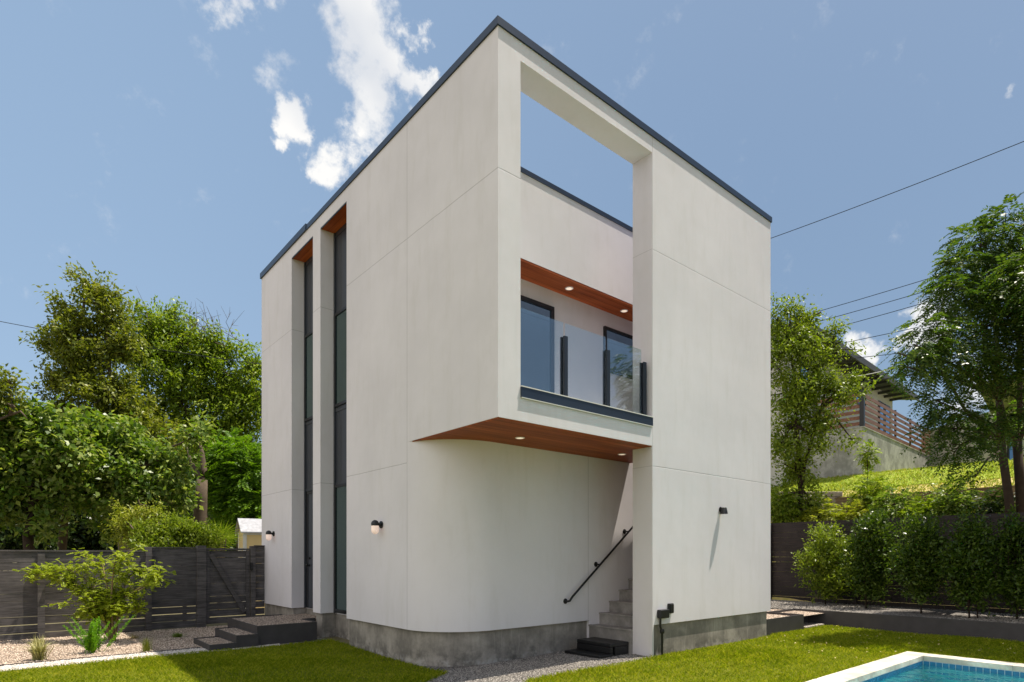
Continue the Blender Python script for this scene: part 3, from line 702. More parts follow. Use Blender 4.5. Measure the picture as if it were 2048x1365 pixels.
# ------------------------------------------------------------------ left fence (runs along u at v = 8.7)
FV = 8.72
def fence_boards(b, u0, u1, z0, z1, hb, gaps, v=FV, th=.02, ax='u'):
    z = z0; i = 0
    while z < z1-.02:
        zz = min(z+hb, z1)
        nseg = max(1, int((u1-u0)/2.4)); 
        jit = random.uniform(-.003, .003)
        if ax == 'u': b.box(u0, u1, v+jit, v+th+jit, z, zz)
        else: b.box(v+jit, v+th+jit, u0, u1, z, zz)
        z = zz+(gaps[i] if i < len(gaps) else random.choice([.001, .001, .002, .003, .005])); i += 1
lf = thing('fence', 'charcoal horizontal board fence behind the feathery tree, left of the gate', 'fence', (-6, FV, 0))
b = MB(); fence_boards(b, -14, -2.42, -.02, 1.655, .142, [.012, .016, .006, .003]); b.build('board_panel', 'fence_board', lf)
b = MB(); fence_boards(b, -2.42, -1.42, .03, 1.74, .140, [.014, .016, .010, .004]); b.build('board_panel', 'fence_board', lf)
for u in (-11.2, -8.8, -6.5, -4.12, -2.36):
    b = MB(); b.box(u-.055, u+.055, FV-.09, FV-.004, -.1, 1.62 if u < -3 else 1.75); b.build('post', 'fence_board', lf)
b = MB(); b.box(-14, -2.42, FV-.02, FV+.05, 1.66, 1.69); b.build('cap_rail', 'fence_board', lf)
b = MB(); b.box(-2.42, -1.47, FV-.02, FV+.05, 1.745, 1.765); b.build('cap_rail', 'fence_board', lf)
gt = thing('gate', 'charcoal board gate with a diagonal brace between two posts', 'gate', (-.8, FV, 0))
for u, w_, zt in ((-1.36, .18, 1.80), (-.28, .10, 1.80)):
    b = MB(); b.box(u-w_/2, u+w_/2, FV-.10, FV+.05, -.1, zt); b.build('post', 'fence_board', gt, bevel=.006)
b = MB(); fence_boards(b, -1.26, -.35, .07, 1.70, .142, [.014, .016, .006, .003, .001, .002, .001, .002, .001, .010]); b.build('board_panel', 'fence_board', gt)
b = MB(); b.box(-1.26, -1.19, FV-.04, FV-.004, .07, 1.70); b.box(-.42, -.35, FV-.04, FV-.004, .07, 1.70); b.box(-1.26, -.35, FV-.05, FV+.03, 1.703, 1.745); b.build('gate_frame', 'fence_board', gt)
b = MB(); b.obox((-1.17, FV-.035, 1.62), (-.46, FV-.035, .30), .05, .10, up=Vector((0, 0, 1))); b.build('diagonal_brace', 'fence_board', gt)
b = MB(); b.box(-.36, -.30, FV-.125, FV-.10, 1.25, 1.42); b.tube([(-.33, FV-.14, 1.40), (-.33, FV-.16, 1.3), (-.33, FV-.14, 1.22)], .01, 6); b.build('latch', 'black_paint', gt)
f2 = thing('fence', 'short charcoal fence section between the gate and the white house', 'fence', (-.1, FV, 0))
b = MB(); fence_boards(b, -.26, .0, .06, 1.80, .142, [.018, .02, .01]); b.build('board_panel', 'fence_board', f2)
b = MB(); b.box(-.23, 0, FV-.02, FV+.05, 1.80, 1.82); b.build('cap_rail', 'fence_board', f2)

# ------------------------------------------------------------------ right side: retaining edge, fence, pool
rw = thing('retaining_wall', 'long low charcoal steel wall holding the raised gravel bed', 'retaining wall', (9.6, -3, 0))
b = MB(); b.box(9.585, 9.62, -14, .82, -.3, .335); b.build('steel_panel', 'steel_edge', rw)
b = MB(); b.box(9.55, 9.585, .70, .82, -.3, .335); b.box(8.40, 9.585, .785, .82, -.3, .335); b.build('steel_return', 'steel_edge', rw)
rp_ = thing('planter_edge', 'charcoal steel planter edge butting against the right house corner', 'planter', (7.5, 0, 0))
b = MB(); b.box(6.765, 8.35, .03, .055, -.2, .335); b.build('steel_panel', 'steel_edge', rp_)
b = MB(); b.box(8.325, 8.35, .055, .9, -.2, .335); b.build('steel_return', 'steel_edge', rp_)
b = MB(); b.box(8.5, 9.45, .06, .62, -.05, .05); o = b.build('paving_slab', 'gravel_white', bevel=.01); tag(o, 'pale stone slab at the lawn edge between the two steel planters', 'paving slab')
b = MB(); b.box(8.36, 9.5, .45, .77, .05, .22); o = b.build('step_block', 'steel_edge', bevel=.01); tag(o, 'dark step block above the pale slab between the steel planters', 'step')
# PVC pipe with valve
pp = thing('pool_pipe', 'white plastic pipe with black valve beside the right house corner', 'pipe', (7.1, .5, .27))
b = MB(); b.tube([(6.7, .55, .62), (7.02, .50, .62), (7.10, .48, .60), (7.15, .47, .54), (7.16, .47, .30)], .034, 12); b.tube([(6.95, .46, .2), (6.95, .46, .36), (6.98, .46, .42)], .03, 10); b.build('pipe', 'pvc_white', pp, smooth=True)
b = MB(); b.lathe([(.04, 0), (.05, .01), (.05, .09), (.04, .1)], (7.16, .47, .34), (0, 0, 1), 12); b.lathe([(.035, -.06), (.045, -.02), (.02, .0), (.03, .07), (.03, .09)], (7.16, .44, .39), (0.5, -1, 0), 10); b.build('valve', 'black_plastic', pp)
b = MB(); b.box(6.93, 7.14, .30, .42, .27, .345); b.build('valve_block', 'black_plastic', pp, bevel=.01)

# right fence: from behind the house to beyond the frame
FU0, FUV0, FU1, FUV1 = 12.62, 4.2, 11.95, -9.0
fr = thing('fence', 'dark stained horizontal board fence behind the hedge on the right', 'fence', (12.3, 0, .3))
fd = Vector((FU1-FU0, FUV1-FUV0, 0)); FL = fd.length; fd.normalize(); fn_ = Vector((fd.y, -fd.x, 0))
FM = Matrix(((fd.x, fn_.x, 0, FU0), (fd.y, fn_.y, 0, FUV0), (0, 0, 1, 0), (0, 0, 0, 1)))
b = MB(); z = .27; i = 0
while z < 2.42:
    x = 0
    while x < FL:
        x2 = min(x+2.35, FL); gp = random.uniform(-.003, .004)
        b.box(x, x2-.003, 0+gp, .02+gp, z, z+.138, FM); x = x2
    z += .138+random.choice([.001, .002, .004, .009]); i += 1
b.build('board_panel', 'fence_board_dark', fr)
for k in range(7):
    x = 1.35+2.35*k
    if x > FL: break
    b = MB(); b.box(x-.05, x+.05, .03, .12, .1, z+.0, FM); b.build('post', 'fence_board_dark', fr)

# pool
pool = thing('pool', 'swimming pool with pale stone coping and blue tile band', 'pool', (3.5, -4, 0))
p0, p1, p2, p3 = POOL; cw = .29; zt = .055
b = MB()
xs = [p0-cw]+list(np.arange(p0+.6, p1, 1.22))+[p1+cw]
for a, c_ in zip(xs[:-1], xs[1:]): b.box(a+.0015, c_-.0015, p3-.012, p3+cw, -.02, zt); b.box(a+.0015, c_-.0015, p2-cw, p2+.012, -.02, zt)
ys = list(np.arange(p2+.012, p3-.3, 1.22))+[p3-.014]
for a, c_ in zip(ys[:-1], ys[1:]): b.box(p1-.012, p1+cw, a+.0015, c_-.0015, -.02, zt); b.box(p0-cw, p0+.012, a+.0015, c_-.0015, -.02, zt)
b.build('coping', 'coping_stone', pool, bevel=.004)
b = MB(); D_ = -1.4
b.add([(p0, p2, D_), (p1, p2, D_), (p1, p3, D_), (p0, p3, D_)], [(0, 1, 2, 3)])
for (x0, y0), (x1, y1) in (((p0, p2), (p1, p2)), ((p1, p2), (p1, p3)), ((p1, p3), (p0, p3)), ((p0, p3), (p0, p2))):
    b.add([(x0, y0, D_), (x1, y1, D_), (x1, y1, -.02), (x0, y0, -.02)], [(0, 1, 2, 3)])
b.build('basin', 'pool_plaster', pool)
b = MB(); b.box(p1-.006, p1-.001, p2, p3-.006, -.115, -.021); b.box(p0, p1, p3-.006, p3-.001, -.115, -.021); b.build('tile_grout', 'grout', pool)
b = MB(); s_ = .082
y = p3-.02
while y > p2+.1: b.box(p1-.012, p1-.006, y-s_+.009, y, -.108, -.027); y -= s_
x = p1-.02
while x > p0+.1: b.box(x-s_+.009, x, p3-.012, p3-.006, -.108, -.027); x -= s_
b.build('tile_band', 'tile_blue', pool)
b = MB(); b.add([(p0, p2, -.085), (p1-.012, p2, -.085), (p1-.012, p3-.012, -.085), (p0, p3-.012, -.085)], [(0, 1, 2, 3)])
tag(b.build('pool_water', 'water'), kind='structure')

# ------------------------------------------------------------------ foliage builders
def rnd_dir(n):
    a = rng.normal(size=(n, 3)); return unit(a)
def trunk_mesh(limbs, mat, parent, name='trunk'):
    b = MB()
    for pts, r0, r1 in limbs:
        pts = [Vector(p) for p in pts]
        # subdivide with wobble
        P2 = [pts[0]]
        for a, c in zip(pts[:-1], pts[1:]):
            m = (a+c)/2+Vector(rng.normal(0, (c-a).length*.05, 3)); P2 += [m, c]
        n = len(P2); b.tube(P2, [r0+(r1-r0)*i/(n-1) for i in range(n)], 7)
    return b.build(name, mat, parent, smooth='all')
def sample_blobs(blobs, n, shell=2.2):
    """cluster centres inside ellipsoids (centre, radii), denser near the surface"""
    vol = np.array([b[1][0]*b[1][1]*b[1][2]*(b[2] if len(b) > 2 else 1) for b in blobs])**(.75); vol /= vol.sum()
    ix = rng.choice(len(blobs), n, p=vol)
    d = rnd_dir(n); r = rng.random(n)**(1/shell)
    C = np.array([list(b[0]) for b in blobs])[ix]; Rr = np.array([list(b[1]) for b in blobs])[ix]
    # lumpy outline
    lump = 1+.16*np.sin(d[:, 0]*5+ix)*np.sin(d[:, 1]*4+2*ix)+rng.normal(0, .05, n)
    return C+d*Rr*(r*lump)[:, None], d, ix
def crown(parent, blobs, ncl, per, rc, L, W, mat, droop=.3, shell=2.0, gap=.0, name='crown', updir=.5, elong=1.0, extra=None):
    C, d, ix = sample_blobs(blobs, ncl, shell)
    if gap > 0:
        s = np.sin(C[:, 0]*1.9+1.1*np.sin(C[:, 2]*1.7))*np.sin(C[:, 1]*2.1+C[:, 2]*1.3)*np.sin(C[:, 2]*2.3+C[:, 0])
        k = s < (1-gap)*.55; C, d = C[k], d[k]
    n = len(C); N = n*per
    axis = unit(d+np.array([0, 0, .25])+rng.normal(0, .5, (n, 3)))
    tt = rng.uniform(-1, 1, N)
    Cc = np.repeat(C, per, 0); A = np.repeat(axis, per, 0)
    P = Cc+rng.normal(0, rc*.55, (N, 3))+A*(tt*rc*elong)[:, None]
    D = unit(A*.7+rng.normal(0, .75, (N, 3))+np.array([0, 0, -droop]))
    Nn = unit(rng.normal(0, .5, (N, 3))+np.array([0, 0, updir*1.7])+np.repeat(d, per, 0)*.35)
    Ls = L*rng.uniform(.65, 1.25, N); Ws = W*rng.uniform(.7, 1.2, N)
    if extra is not None:
        P, D, Nn, Ls, Ws = [np.concatenate([a, e]) for a, e in zip((P, D, Nn, Ls, Ws), extra)]
    return leaf_mesh(name, P, D, Nn, Ls, Ws, mat, parent), C
def frond_crown(parent, C, axis, pairs, flen, L, W, mat, name='crown', curl=.5, splay=1.0):
    """compound leaves: fronds with paired leaflets"""
    n = len(C); axis = unit(axis); side = unit(np.cross(axis, np.array([0, 0, 1.0])+rng.normal(0, .25, (n, 3)))); up = np.cross(side, axis)
    fl = flen*rng.uniform(.7, 1.2, n)
    Ps = []; Ds = []; Ns = []; Ls = []
    for j in range(pairs):
        t_ = (j+1)/pairs
        base = C+axis*(fl*t_)[:, None]+np.array([0, 0, -1.0])*(curl*fl*t_*t_*.6)[:, None]
        for sgn in (-1, 1):
            D = axis*(.55)+side*sgn*splay+np.array([0, 0, -.25])+rng.normal(0, .12, (n, 3))
            Ps.append(base); Ds.append(D); Ns.append(up+rng.normal(0, .25, (n, 3))); Ls.append(np.full(n, L*(1-.45*abs(t_-.45)))*rng.uniform(.8, 1.15, n))
    P = np.concatenate(Ps); D = np.concatenate(Ds); N = np.concatenate(Ns); Ls = np.concatenate(Ls)
    return leaf_mesh(name, P, D, N, Ls, W*np.ones(len(P)), mat, parent, fold=.1)
def bl(px, py, rx, ry, d, rd=None, w_=1.0):
    c = pix(px, py, d); k = d/F
    rd = (rx+ry)/2*k*.8 if rd is None else rd
    return (c, (max(rx*k, rd*.9), max(rd, rx*k*.8), ry*k), w_)
def twigs(b, start, C, n, r=.018):
    """thin limbs from start points to a share of the clusters"""
    ii = rng.choice(len(C), min(n, len(C)), replace=False)
    for i in ii:
        c = Vector(C[i]); s = min(start, key=lambda q: (q-c).length)
        m = s.lerp(c, .5)+Vector(rng.normal(0, .12, 3))
        b.tube([s, m, c], [r*1.6, r, r*.4], 4, cap=False)
def tree(name, label, cat, base, forks, blobs, ncl, per, rc, L, W, leafm, barkm='bark', r0=.16, gap=.3, group=None, ntw=80, droop=.3, shell=2.0, elong=1.0):
    t_ = thing(name, label, cat, base, group)
    base = Vector(base); base.z -= .15; top = Vector(forks[0]); limbs = [([base, base.lerp(top, .5), top], r0, r0*.7)]
    for f in forks[1:]: limbs.append(([top, top.lerp(Vector(f), .5)+Vector((0, 0, .2)), Vector(f)], r0*.6, r0*.25))
    cents = [Vector(b_[0]) for b_ in blobs]
    ends = [Vector(f) for f in forks]
    for c in cents:
        s = min(ends, key=lambda q: (q-c).length); limbs.append(([s, s.lerp(c, .6)+Vector((0, 0, .15)), c], r0*.35, r0*.10))
    cr, C = crown(t_, blobs, ncl, per, rc, L, W, leafm, droop, shell, gap, elong=elong)
    b = MB()
    for pts, a, c in limbs:
        pts = [Vector(p) for p in pts]; P2 = [pts[0]]
        for p, q in zip(pts[:-1], pts[1:]): P2 += [(p+q)/2+Vector(rng.normal(0, (q-p).length*.04, 3)), q]
        n = len(P2); b.tube(P2, [a+(c-a)*i/(n-1) for i in range(n)], 8)
    twigs(b, cents+ends, C, ntw, r=.012+r0*.03)
    b.build('trunk', barkm, t_, smooth='all')
    return t_

# ------------------------------------------------------------------ trees at the left, beyond the fence
def gz(p, z=0.0): return (p.x, p.y, z)
d = 23
tree('deciduous_tree', 'tall airy olive green tree, its wind-swept top highest on the left', 'tree', gz(pix(250, 1000, d)), [pix(240, 900, d), pix(215, 700, d), pix(150, 700, d), pix(250, 800, d)],
     [bl(178, 578, 48, 34, d), bl(215, 625, 50, 45, d), bl(150, 620, 52, 38, d), bl(110, 662, 44, 22, d), bl(180, 685, 70, 50, d), bl(95, 690, 34, 18, d), bl(235, 690, 45, 55, d), bl(150, 740, 55, 50, d), bl(130, 810, 48, 45, d), bl(220, 790, 80, 60, d), bl(250, 860, 90, 55, d), bl(115, 770, 18, 30, d), bl(165, 850, 60, 40, d)],
     800, 40, .24, .17, .085, 'leaf_olive', r0=.22, gap=.34, ntw=160)
d = 27
tree('deciduous_tree', 'broad sunlit green tree with bare twigs on top, left of the house', 'tree', gz(pix(412, 1060, d)), [pix(408, 930, d), pix(370, 800, d), pix(440, 790, d), pix(330, 740, d)],
     [bl(315, 650, 55, 35, d), bl(370, 690, 70, 55, d), bl(290, 690, 50, 50, d), bl(330, 740, 90, 60, d), bl(430, 710, 55, 50, d), bl(470, 760, 50, 60, d), bl(400, 790, 90, 70, d), bl(300, 820, 80, 60, d), bl(480, 850, 50, 60, d), bl(420, 870, 80, 50, d), bl(505, 730, 18, 45, d), bl(350, 620, 22, 22, d, None, .3), bl(395, 645, 25, 18, d, None, .3), bl(520, 800, 35, 70, d)],
     1150, 40, .28, .19, .085, 'leaf_mid', r0=.30, gap=.26, ntw=170)
# bare twigs at the top of the broad tree
t_ = thing('bare_branches', 'leafless grey twigs rising above the broad sunlit tree', 'branch', tuple(pix(370, 690, 26.5)))
b = MB()
for k in range(26):
    s = pix(random.uniform(260, 490), random.uniform(665, 700), 26.5); e = s+Vector((random.uniform(-.5, .4)*UX, random.uniform(-.3, .3), random.uniform(.7, 1.5)))
    if k < 8: e = s+Vector((-1.5*UX, 1.2*UY, random.uniform(.7, 1.2)))
    m = s.lerp(e, .5)+Vector(rng.normal(0, .12, 3)); b.tube([s, m, e], [.018, .012, .005], 4)
    for j in range(3):
        q = m.lerp(e, random.random()); b.tube([q, q+Vector(rng.normal(0, .25, 3))+Vector((0, 0, .25))], [.009, .004], 3)
b.build('twigs', 'bark', t_)
d = 16.5
tree('broadleaf_tree', 'dense glossy broadleaf tree just behind the fence at far left', 'tree', gz(pix(60, 1000, d)), [pix(62, 1020, d), pix(60, 900, d), pix(20, 920, d), pix(110, 910, d)],
     [bl(30, 850, 60, 35, d), bl(75, 870, 60, 45, d), bl(10, 920, 60, 60, d), bl(80, 950, 80, 60, d), bl(130, 905, 50, 55, d), bl(15, 1010, 55, 35, d), bl(-40, 950, 70, 90, d), bl(95, 1050, 30, 25, d), bl(80, 822, 26, 22, d, None, .6), bl(130, 850, 22, 22, d, None, .5), bl(40, 818, 20, 20, d, None, .4)],
     560, 30, .26, .185, .105, 'leaf_broad', 'bark_dark', r0=.16, gap=.30, ntw=60, shell=2.6)
d = 18
tree('broadleaf_tree', 'dense glossy broadleaf tree with forked pale trunk behind the fence', 'tree', gz(pix(110, 1000, d)), [pix(135, 1005, d), pix(160, 930, d), pix(132, 940, d), pix(250, 960, d)],
     [bl(160, 870, 45, 35, d), bl(210, 890, 70, 50, d), bl(190, 960, 80, 60, d), bl(285, 930, 75, 50, d), bl(270, 1000, 80, 50, d), bl(340, 975, 50, 50, d), bl(250, 1050, 50, 26, d), bl(200, 838, 24, 18, d, None, .4), bl(262, 868, 26, 20, d, None, .5), bl(340, 920, 40, 30, d, None, .5), bl(392, 872, 36, 24, d, None, .7)],
     620, 30, .26, .18, .10, 'leaf_broad', 'bark', r0=.15, gap=.32, ntw=60, shell=2.6)
d = 15.5
tree('deciduous_tree', 'sparse tree with one leafy limb reaching in from the left edge', 'tree', gz(pix(-130, 1110, d)), [pix(-110, 900, d), pix(-40, 800, d), pix(20, 830, d)],
     [bl(-20, 775, 45, 28, d), bl(22, 768, 20, 18, d), bl(-10, 810, 25, 15, d), bl(30, 815, 24, 14, d), bl(-90, 790, 60, 50, d), bl(55, 838, 12, 12, d, None, .4)],
     150, 34, .22, .13, .07, 'leaf_olive', r0=.11, gap=.3, ntw=50)
d = 21.5
C, dd_, _ = sample_blobs([bl(470, 905, 50, 30, d), bl(490, 950, 50, 50, d), bl(450, 960, 45, 40, d), bl(480, 1010, 50, 45, d), bl(430, 1000, 35, 40, d), bl(520, 1020, 30, 55, d), bl(430, 935, 22, 12, d, None, .6)], 1500, 2.0)
t_ = thing('sumac_tree', 'bright green feathery leaved tree against the left house edge', 'tree', gz(pix(480, 1080, d)))
frond_crown(t_, C, dd_*.8+rng.normal(0, .4, C.shape)+np.array([0, 0, -.1]), 9, .55, .17, .055, 'leaf_bright')
b = MB(); b.tube([pix(480, 1110, d)-Vector((0, 0, 1.6)), pix(478, 1040, d), pix(470, 960, d)], [.12, .09, .05], 8); twigs(b, [pix(478, 1040, d), pix(470, 960, d)], C, 70, .02); b.build('trunk', 'bark', t_, smooth='all')
d = 20.0
t_ = thing('tree_trunk', 'thick forked pale brown trunk rising behind the yellow green shrub', 'tree', gz(pix(400, 1100, d)))
b = MB(); b.tube([gz(pix(402, 1100, d), -.1), pix(400, 1050, d), pix(402, 1000, d), pix(404, 960, d)], [.26, .22, .19, .17], 10)
b.tube([pix(404, 962, d), pix(396, 948, d), pix(382, 925, d), pix(374, 895, d)], [.12, .09, .06, .02], 8); b.tube([pix(404, 962, d), pix(408, 940, d), pix(404, 905, d), pix(400, 885, d)], [.13, .10, .07, .02], 8); b.build('trunk', 'bark', t_, smooth='all')
d = 14.5
tree('shrub', 'rounded yellow green shrub behind the fence by the gate', 'shrub', gz(pix(370, 1110, d)), [pix(370, 1100, d), pix(330, 1080, d), pix(400, 1080, d)],
     [bl(325, 1060, 26, 28, d), bl(365, 1062, 28, 26, d), bl(300, 1085, 30, 26, d), bl(412, 1080, 24, 26, d), bl(345, 1095, 60, 20, d), bl(390, 1072, 18, 34, d), bl(275, 1070, 16, 30, d, None, .5)],
     330, 32, .12, .095, .036, 'leaf_fresh', r0=.05, gap=.25, ntw=40, droop=-.5, elong=1.6)
tree('shrub', 'taller yellow green shrub branch left of the rounded one', 'shrub', gz(pix(290, 1100, 15.5)), [pix(290, 1080, 15.5), pix(280, 1010, 15.5)],
     [bl(275, 1010, 28, 35, 15.5), bl(300, 1030, 25, 30, 15.5), bl(260, 1050, 30, 40, 15.5)], 260, 34, .14, .085, .034, 'leaf_yellow', r0=.05, gap=.2, ntw=20)
# fan palm leaves
t_ = thing('fan_palm', 'small spiky fan palm beside the yellow shed', 'palm', gz(pix(440, 1110, 15)))
P = []; D = []; N = []
b = MB()
for k in range(9):
    hub = pix(random.uniform(424, 452), random.uniform(1068, 1100), 15+random.uniform(-.3, .3)); ax_ = Vector((random.uniform(-.6, .6), random.uniform(-.6, .2), random.uniform(.3, .9))).normalized(); sd_ = ax_.cross(Vector(rng.normal(0, 1, 3))).normalized()
    b.tube([gz(pix(438, 1110, 15), .2), hub], [.03, .012], 5)
    for j in range(15):
        a = (j/14-.5)*3.4; dv = ax_*math.cos(a)+sd_*math.sin(a); P.append(hub); D.append(dv); N.append(ax_.cross(sd_))
leaf_mesh('fronds', np.array(P), np.array(D), np.array(N), .46, .020, 'leaf_mid', t_, fold=.3); b.build('trunk', 'stem_tan', t_)
# far trees that close the view at the left
bt = [(-60, 960, 34, 90, 120), (90, 930, 36, 110, 110), (240, 980, 38, 110, 120), (360, 950, 36, 90, 130), (470, 960, 40, 90, 140), (560, 980, 42, 90, 120)]
labs = ['far dark tree closing the view at the left edge', 'far dark tree behind the broadleaf tree at far left', 'far dark tree behind the forked broadleaf tree', 'far dark tree behind the thick pale trunk', 'far dark tree behind the bright feathery tree', 'far dark tree mostly hidden behind the house edge']
for (x, y, d, rx, ry), lab in zip(bt, labs):
    tree('deciduous_tree', lab, 'tree', gz(pix(x, 1150, d)), [pix(x, 1060, d), pix(x+10, 980, d)], [bl(x, y, rx, ry*.6, d), bl(x-30, y+60, rx*.8, ry*.6, d), bl(x+30, y+70, rx*.8, ry*.6, d), bl(x, y+110, rx, 50, d), bl(x-60, y+130, rx, 40, d), bl(x+60, y+130, rx, 40, d)],
         760, 26, .6, .36, .20, 'leaf_dark', 'bark_dark', r0=.25, gap=.05, group='far dark trees at the left', ntw=10)

# yellow shed
d = 17.5; so_ = pix(512, 1085, d); sx = Vector((UX, -UY, 0)); sy = Vector((UY, UX, 0))
ang = math.radians(32)
ex = Vector((UX*math.cos(ang)+UY*math.sin(ang), -UY*math.cos(ang)+UX*math.sin(ang), 0)); ey = Vector((-ex.y, ex.x, 0))
cl = pix(488, 1110, d); SM = Matrix(((ex.x, ey.x, 0, cl.x), (ex.y, ey.y, 0, cl.y), (0, 0, 1, 0), (0, 0, 0, 1)))
shed = thing('shed', 'small pale yellow shed with a grey shingle roof behind the fence', 'shed', (cl.x, cl.y, 0))
W_, Ls_, he, hr = 1.05, 2.4, 2.27, 2.62
b = MB(); b.add([SM @ Vector(p) for p in [(0, 0, 0), (0, W_, 0), (0, W_, he), (0, W_/2, hr), (0, 0, he), (Ls_, 0, 0), (Ls_, W_, 0), (Ls_, W_, he), (Ls_, W_/2, hr), (Ls_, 0, he)]],
    [(0, 1, 2, 3, 4), (5, 9, 8, 7, 6), (0, 4, 9, 5), (1, 6, 7, 2), (4, 3, 8, 9), (2, 7, 8, 3)]); b.build('wall', 'shed_wall', shed)
b = MB(); ov = .10; sl_ = (hr-he)/(W_/2)
for sgn in (0, 1):
    y0 = -ov if sgn == 0 else W_+ov; z0 = he-sl_*ov
    q = [(-ov, y0, z0+.03), (Ls_+ov, y0, z0+.03), (Ls_+ov, W_/2, hr+.03), (-ov, W_/2, hr+.03)]
    q2 = [(x, y, z+.035) for x, y, z in q]
    b.add([SM @ Vector(p) for p in q+q2], [(0, 1, 2, 3), (4, 5, 6, 7), (0, 1, 5, 4), (1, 2, 6, 5), (2, 3, 7, 6), (3, 0, 4, 7)])
b.build('roof', 'shingle', shed)
b = MB()
for x0, x1 in ((-.02, .06),): b.box(-.02, .0, 0, .07, 0, he, SM); b.box(-.02, .0, W_-.07, W_, 0, he, SM); b.box(-.02, .07, -.02, 0, 0, he, SM)
b.box(-.03, 0, .24, .76, 1.72, 1.80, SM); b.box(-.02, 0, .24, .29, 0, 1.72, SM); b.box(-.02, 0, .71, .76, 0, 1.72, SM); b.box(.07, Ls_, -.02, 0, he-.09, he-.01, SM)
b.build('trim', 'shed_trim', shed)
b = MB(); b.box(-.012, -.001, .30, .70, .05, 1.71, SM); b.build('door', 'shed_wall', shed)

# ------------------------------------------------------------------ garden plants by the left fence
base = Vector((-3.10, 7.35, 0.0)); 
t_ = thing('feathery_tree', 'small multi stemmed tree with lime feathery leaves in front of the fence', 'tree', tuple(base))
b = MB(); tips = []
dpl = 11.05
stems = [((205, 1270), (200, 1220), (190, 1180), (150, 1140), (90, 1145)), ((207, 1270), (212, 1225), (215, 1175), (205, 1130), (175, 1118)), ((209, 1272), (218, 1230), (240, 1190), (262, 1150), (300, 1140)), ((206, 1270), (185, 1232), (170, 1205), (140, 1170), (100, 1155)), ((210, 1272), (216, 1240), (228, 1220), (262, 1215), (285, 1228)), ((203, 1270), (205, 1225), (195, 1200), (165, 1230), (150, 1236)), ((211, 1272), (222, 1210), (225, 1160), (230, 1120), (235, 1115)), ((209, 1270), (240, 1200), (290, 1170), (312, 1155), (322, 1150)), ((206, 1270), (180, 1190), (130, 1150), (70, 1150), (45, 1152))]
for s_ in stems:
    dz_ = random.uniform(-.45, .45); pts = [pix(x, y, dpl+dz_*i/4) for i, (x, y) in enumerate(s_)]
    pts[0] = base+Vector((random.uniform(-.05, .05), random.uniform(-.05, .05), -.03))
    b.tube(pts, [.022, .017, .013, .009, .005], 6)
    for i in range(1, 5):
        for k in range(4):
            q = pts[i-1].lerp(pts[i], random.random()) if i > 1 else pts[i]; e = q+Vector((random.gauss(0, .17), random.gauss(0, .17), random.uniform(-.06, .20)))
            b.tube([q, q.lerp(e, .5)+Vector(rng.normal(0, .02, 3)), e], [.005, .004, .002], 4, cap=False)
            for f_ in np.linspace(.15, 1, 8): tips.append(q.lerp(e, f_))
b.build('trunk', 'stem_tan', t_, smooth='all')
C = np.array([list(p) for p in tips]); C = C[C[:, 2] > .42]; C = np.repeat(C, 3, 0); C = C+rng.normal(0, .06, C.shape)
ax_ = rng.normal(0, 1, C.shape)*np.array([1, 1, .4])
frond_crown(t_, C, ax_, 7, .10, .036, .020, 'leaf_lime', 'foliage', curl=.3)
FX = pix(185, 1308, 9.75)
t_ = thing('foxtail_fern', 'bright green foxtail fern with upright bushy plumes under the small tree', 'fern', (FX.x, FX.y, 0))
P = []; D = []; N = []; L_ = []
b = MB()
for k in range(24):
    a = random.uniform(0, 6.28); lean = random.uniform(.1, .85); h = random.uniform(.32, .58)
    s = Vector((FX.x+random.gauss(0, .05), FX.y+random.gauss(0, .05), 0)); e = s+Vector((math.cos(a)*lean*h, math.sin(a)*lean*h, h)); m = s.lerp(e, .5)-Vector((0, 0, .02))+Vector((math.cos(a), math.sin(a), 0))*(-.03)
    b.tube([s, m, e], [.004, .003, .002], 4)
    for j in range(190):
        f_ = random.uniform(.12, 1); p = s.lerp(m, f_*2) if f_ < .5 else m.lerp(e, f_*2-1)
        axd = (e-s).normalized(); r = Vector(rng.normal(0, 1, 3)); r -= axd*r.dot(axd); r.normalize()
        P.append(p); D.append(r+axd*.7); N.append(Vector(rng.normal(0, 1, 3))); L_.append(.055*(1.05-abs(f_-.45)*1.1))
leaf_mesh('foliage', np.array(P), np.array(D), np.array(N), np.array(L_), .010, 'leaf_fern', t_, fold=.1); b.build('stems', 'leaf_fern', t_)
def tuft(name, label, cat, c, n, L, W, mat, lean=.8, grp=None, z=0.0):
    t2 = MB(); a = rng.uniform(0, 6.28, n); l = rng.uniform(.1, lean, n)
    P = np.stack([c[0]+rng.normal(0, .03, n), c[1]+rng.normal(0, .03, n), np.full(n, z)], 1); H = L*rng.uniform(.6, 1.15, n)
    out_ = np.stack([np.cos(a), np.sin(a), np.zeros(n)], 1); S = np.stack([-np.sin(a), np.cos(a), np.zeros(n)], 1)*W/2
    m1 = P+out_*(l*H*.4)[:, None]+np.array([0, 0, 1])*(H*.55)[:, None]; e = P+out_*(l*H)[:, None]+np.array([0, 0, 1])*(H*(1.0-.45*l))[:, None]
    V = np.stack([P-S, P+S, m1+S*.8, m1-S*.8, e], 1).reshape(-1, 3); o_ = np.arange(n)*5
    Fq = np.concatenate([o_[:, None]+np.array([[0, 1, 2]]), o_[:, None]+np.array([[0, 2, 3]]), o_[:, None]+np.array([[3, 2, 4]])])
    return tag(np_mesh(name, V, Fq, mat), label, cat, grp)
p_ = pix(78, 1312, 9.1); tuft('variegated_grass', 'pale variegated grass tuft nearest the lawn in the left gravel bed', 'plant', (p_.x, p_.y), 170, .36, .014, 'leaf_agave', 1.0)
p_ = pix(76, 1285, 10.0); tuft('variegated_grass', 'smaller browner grass tuft behind the pale one, against the fence', 'plant', (p_.x, p_.y), 120, .30, .012, 'leaf_agave', .9)
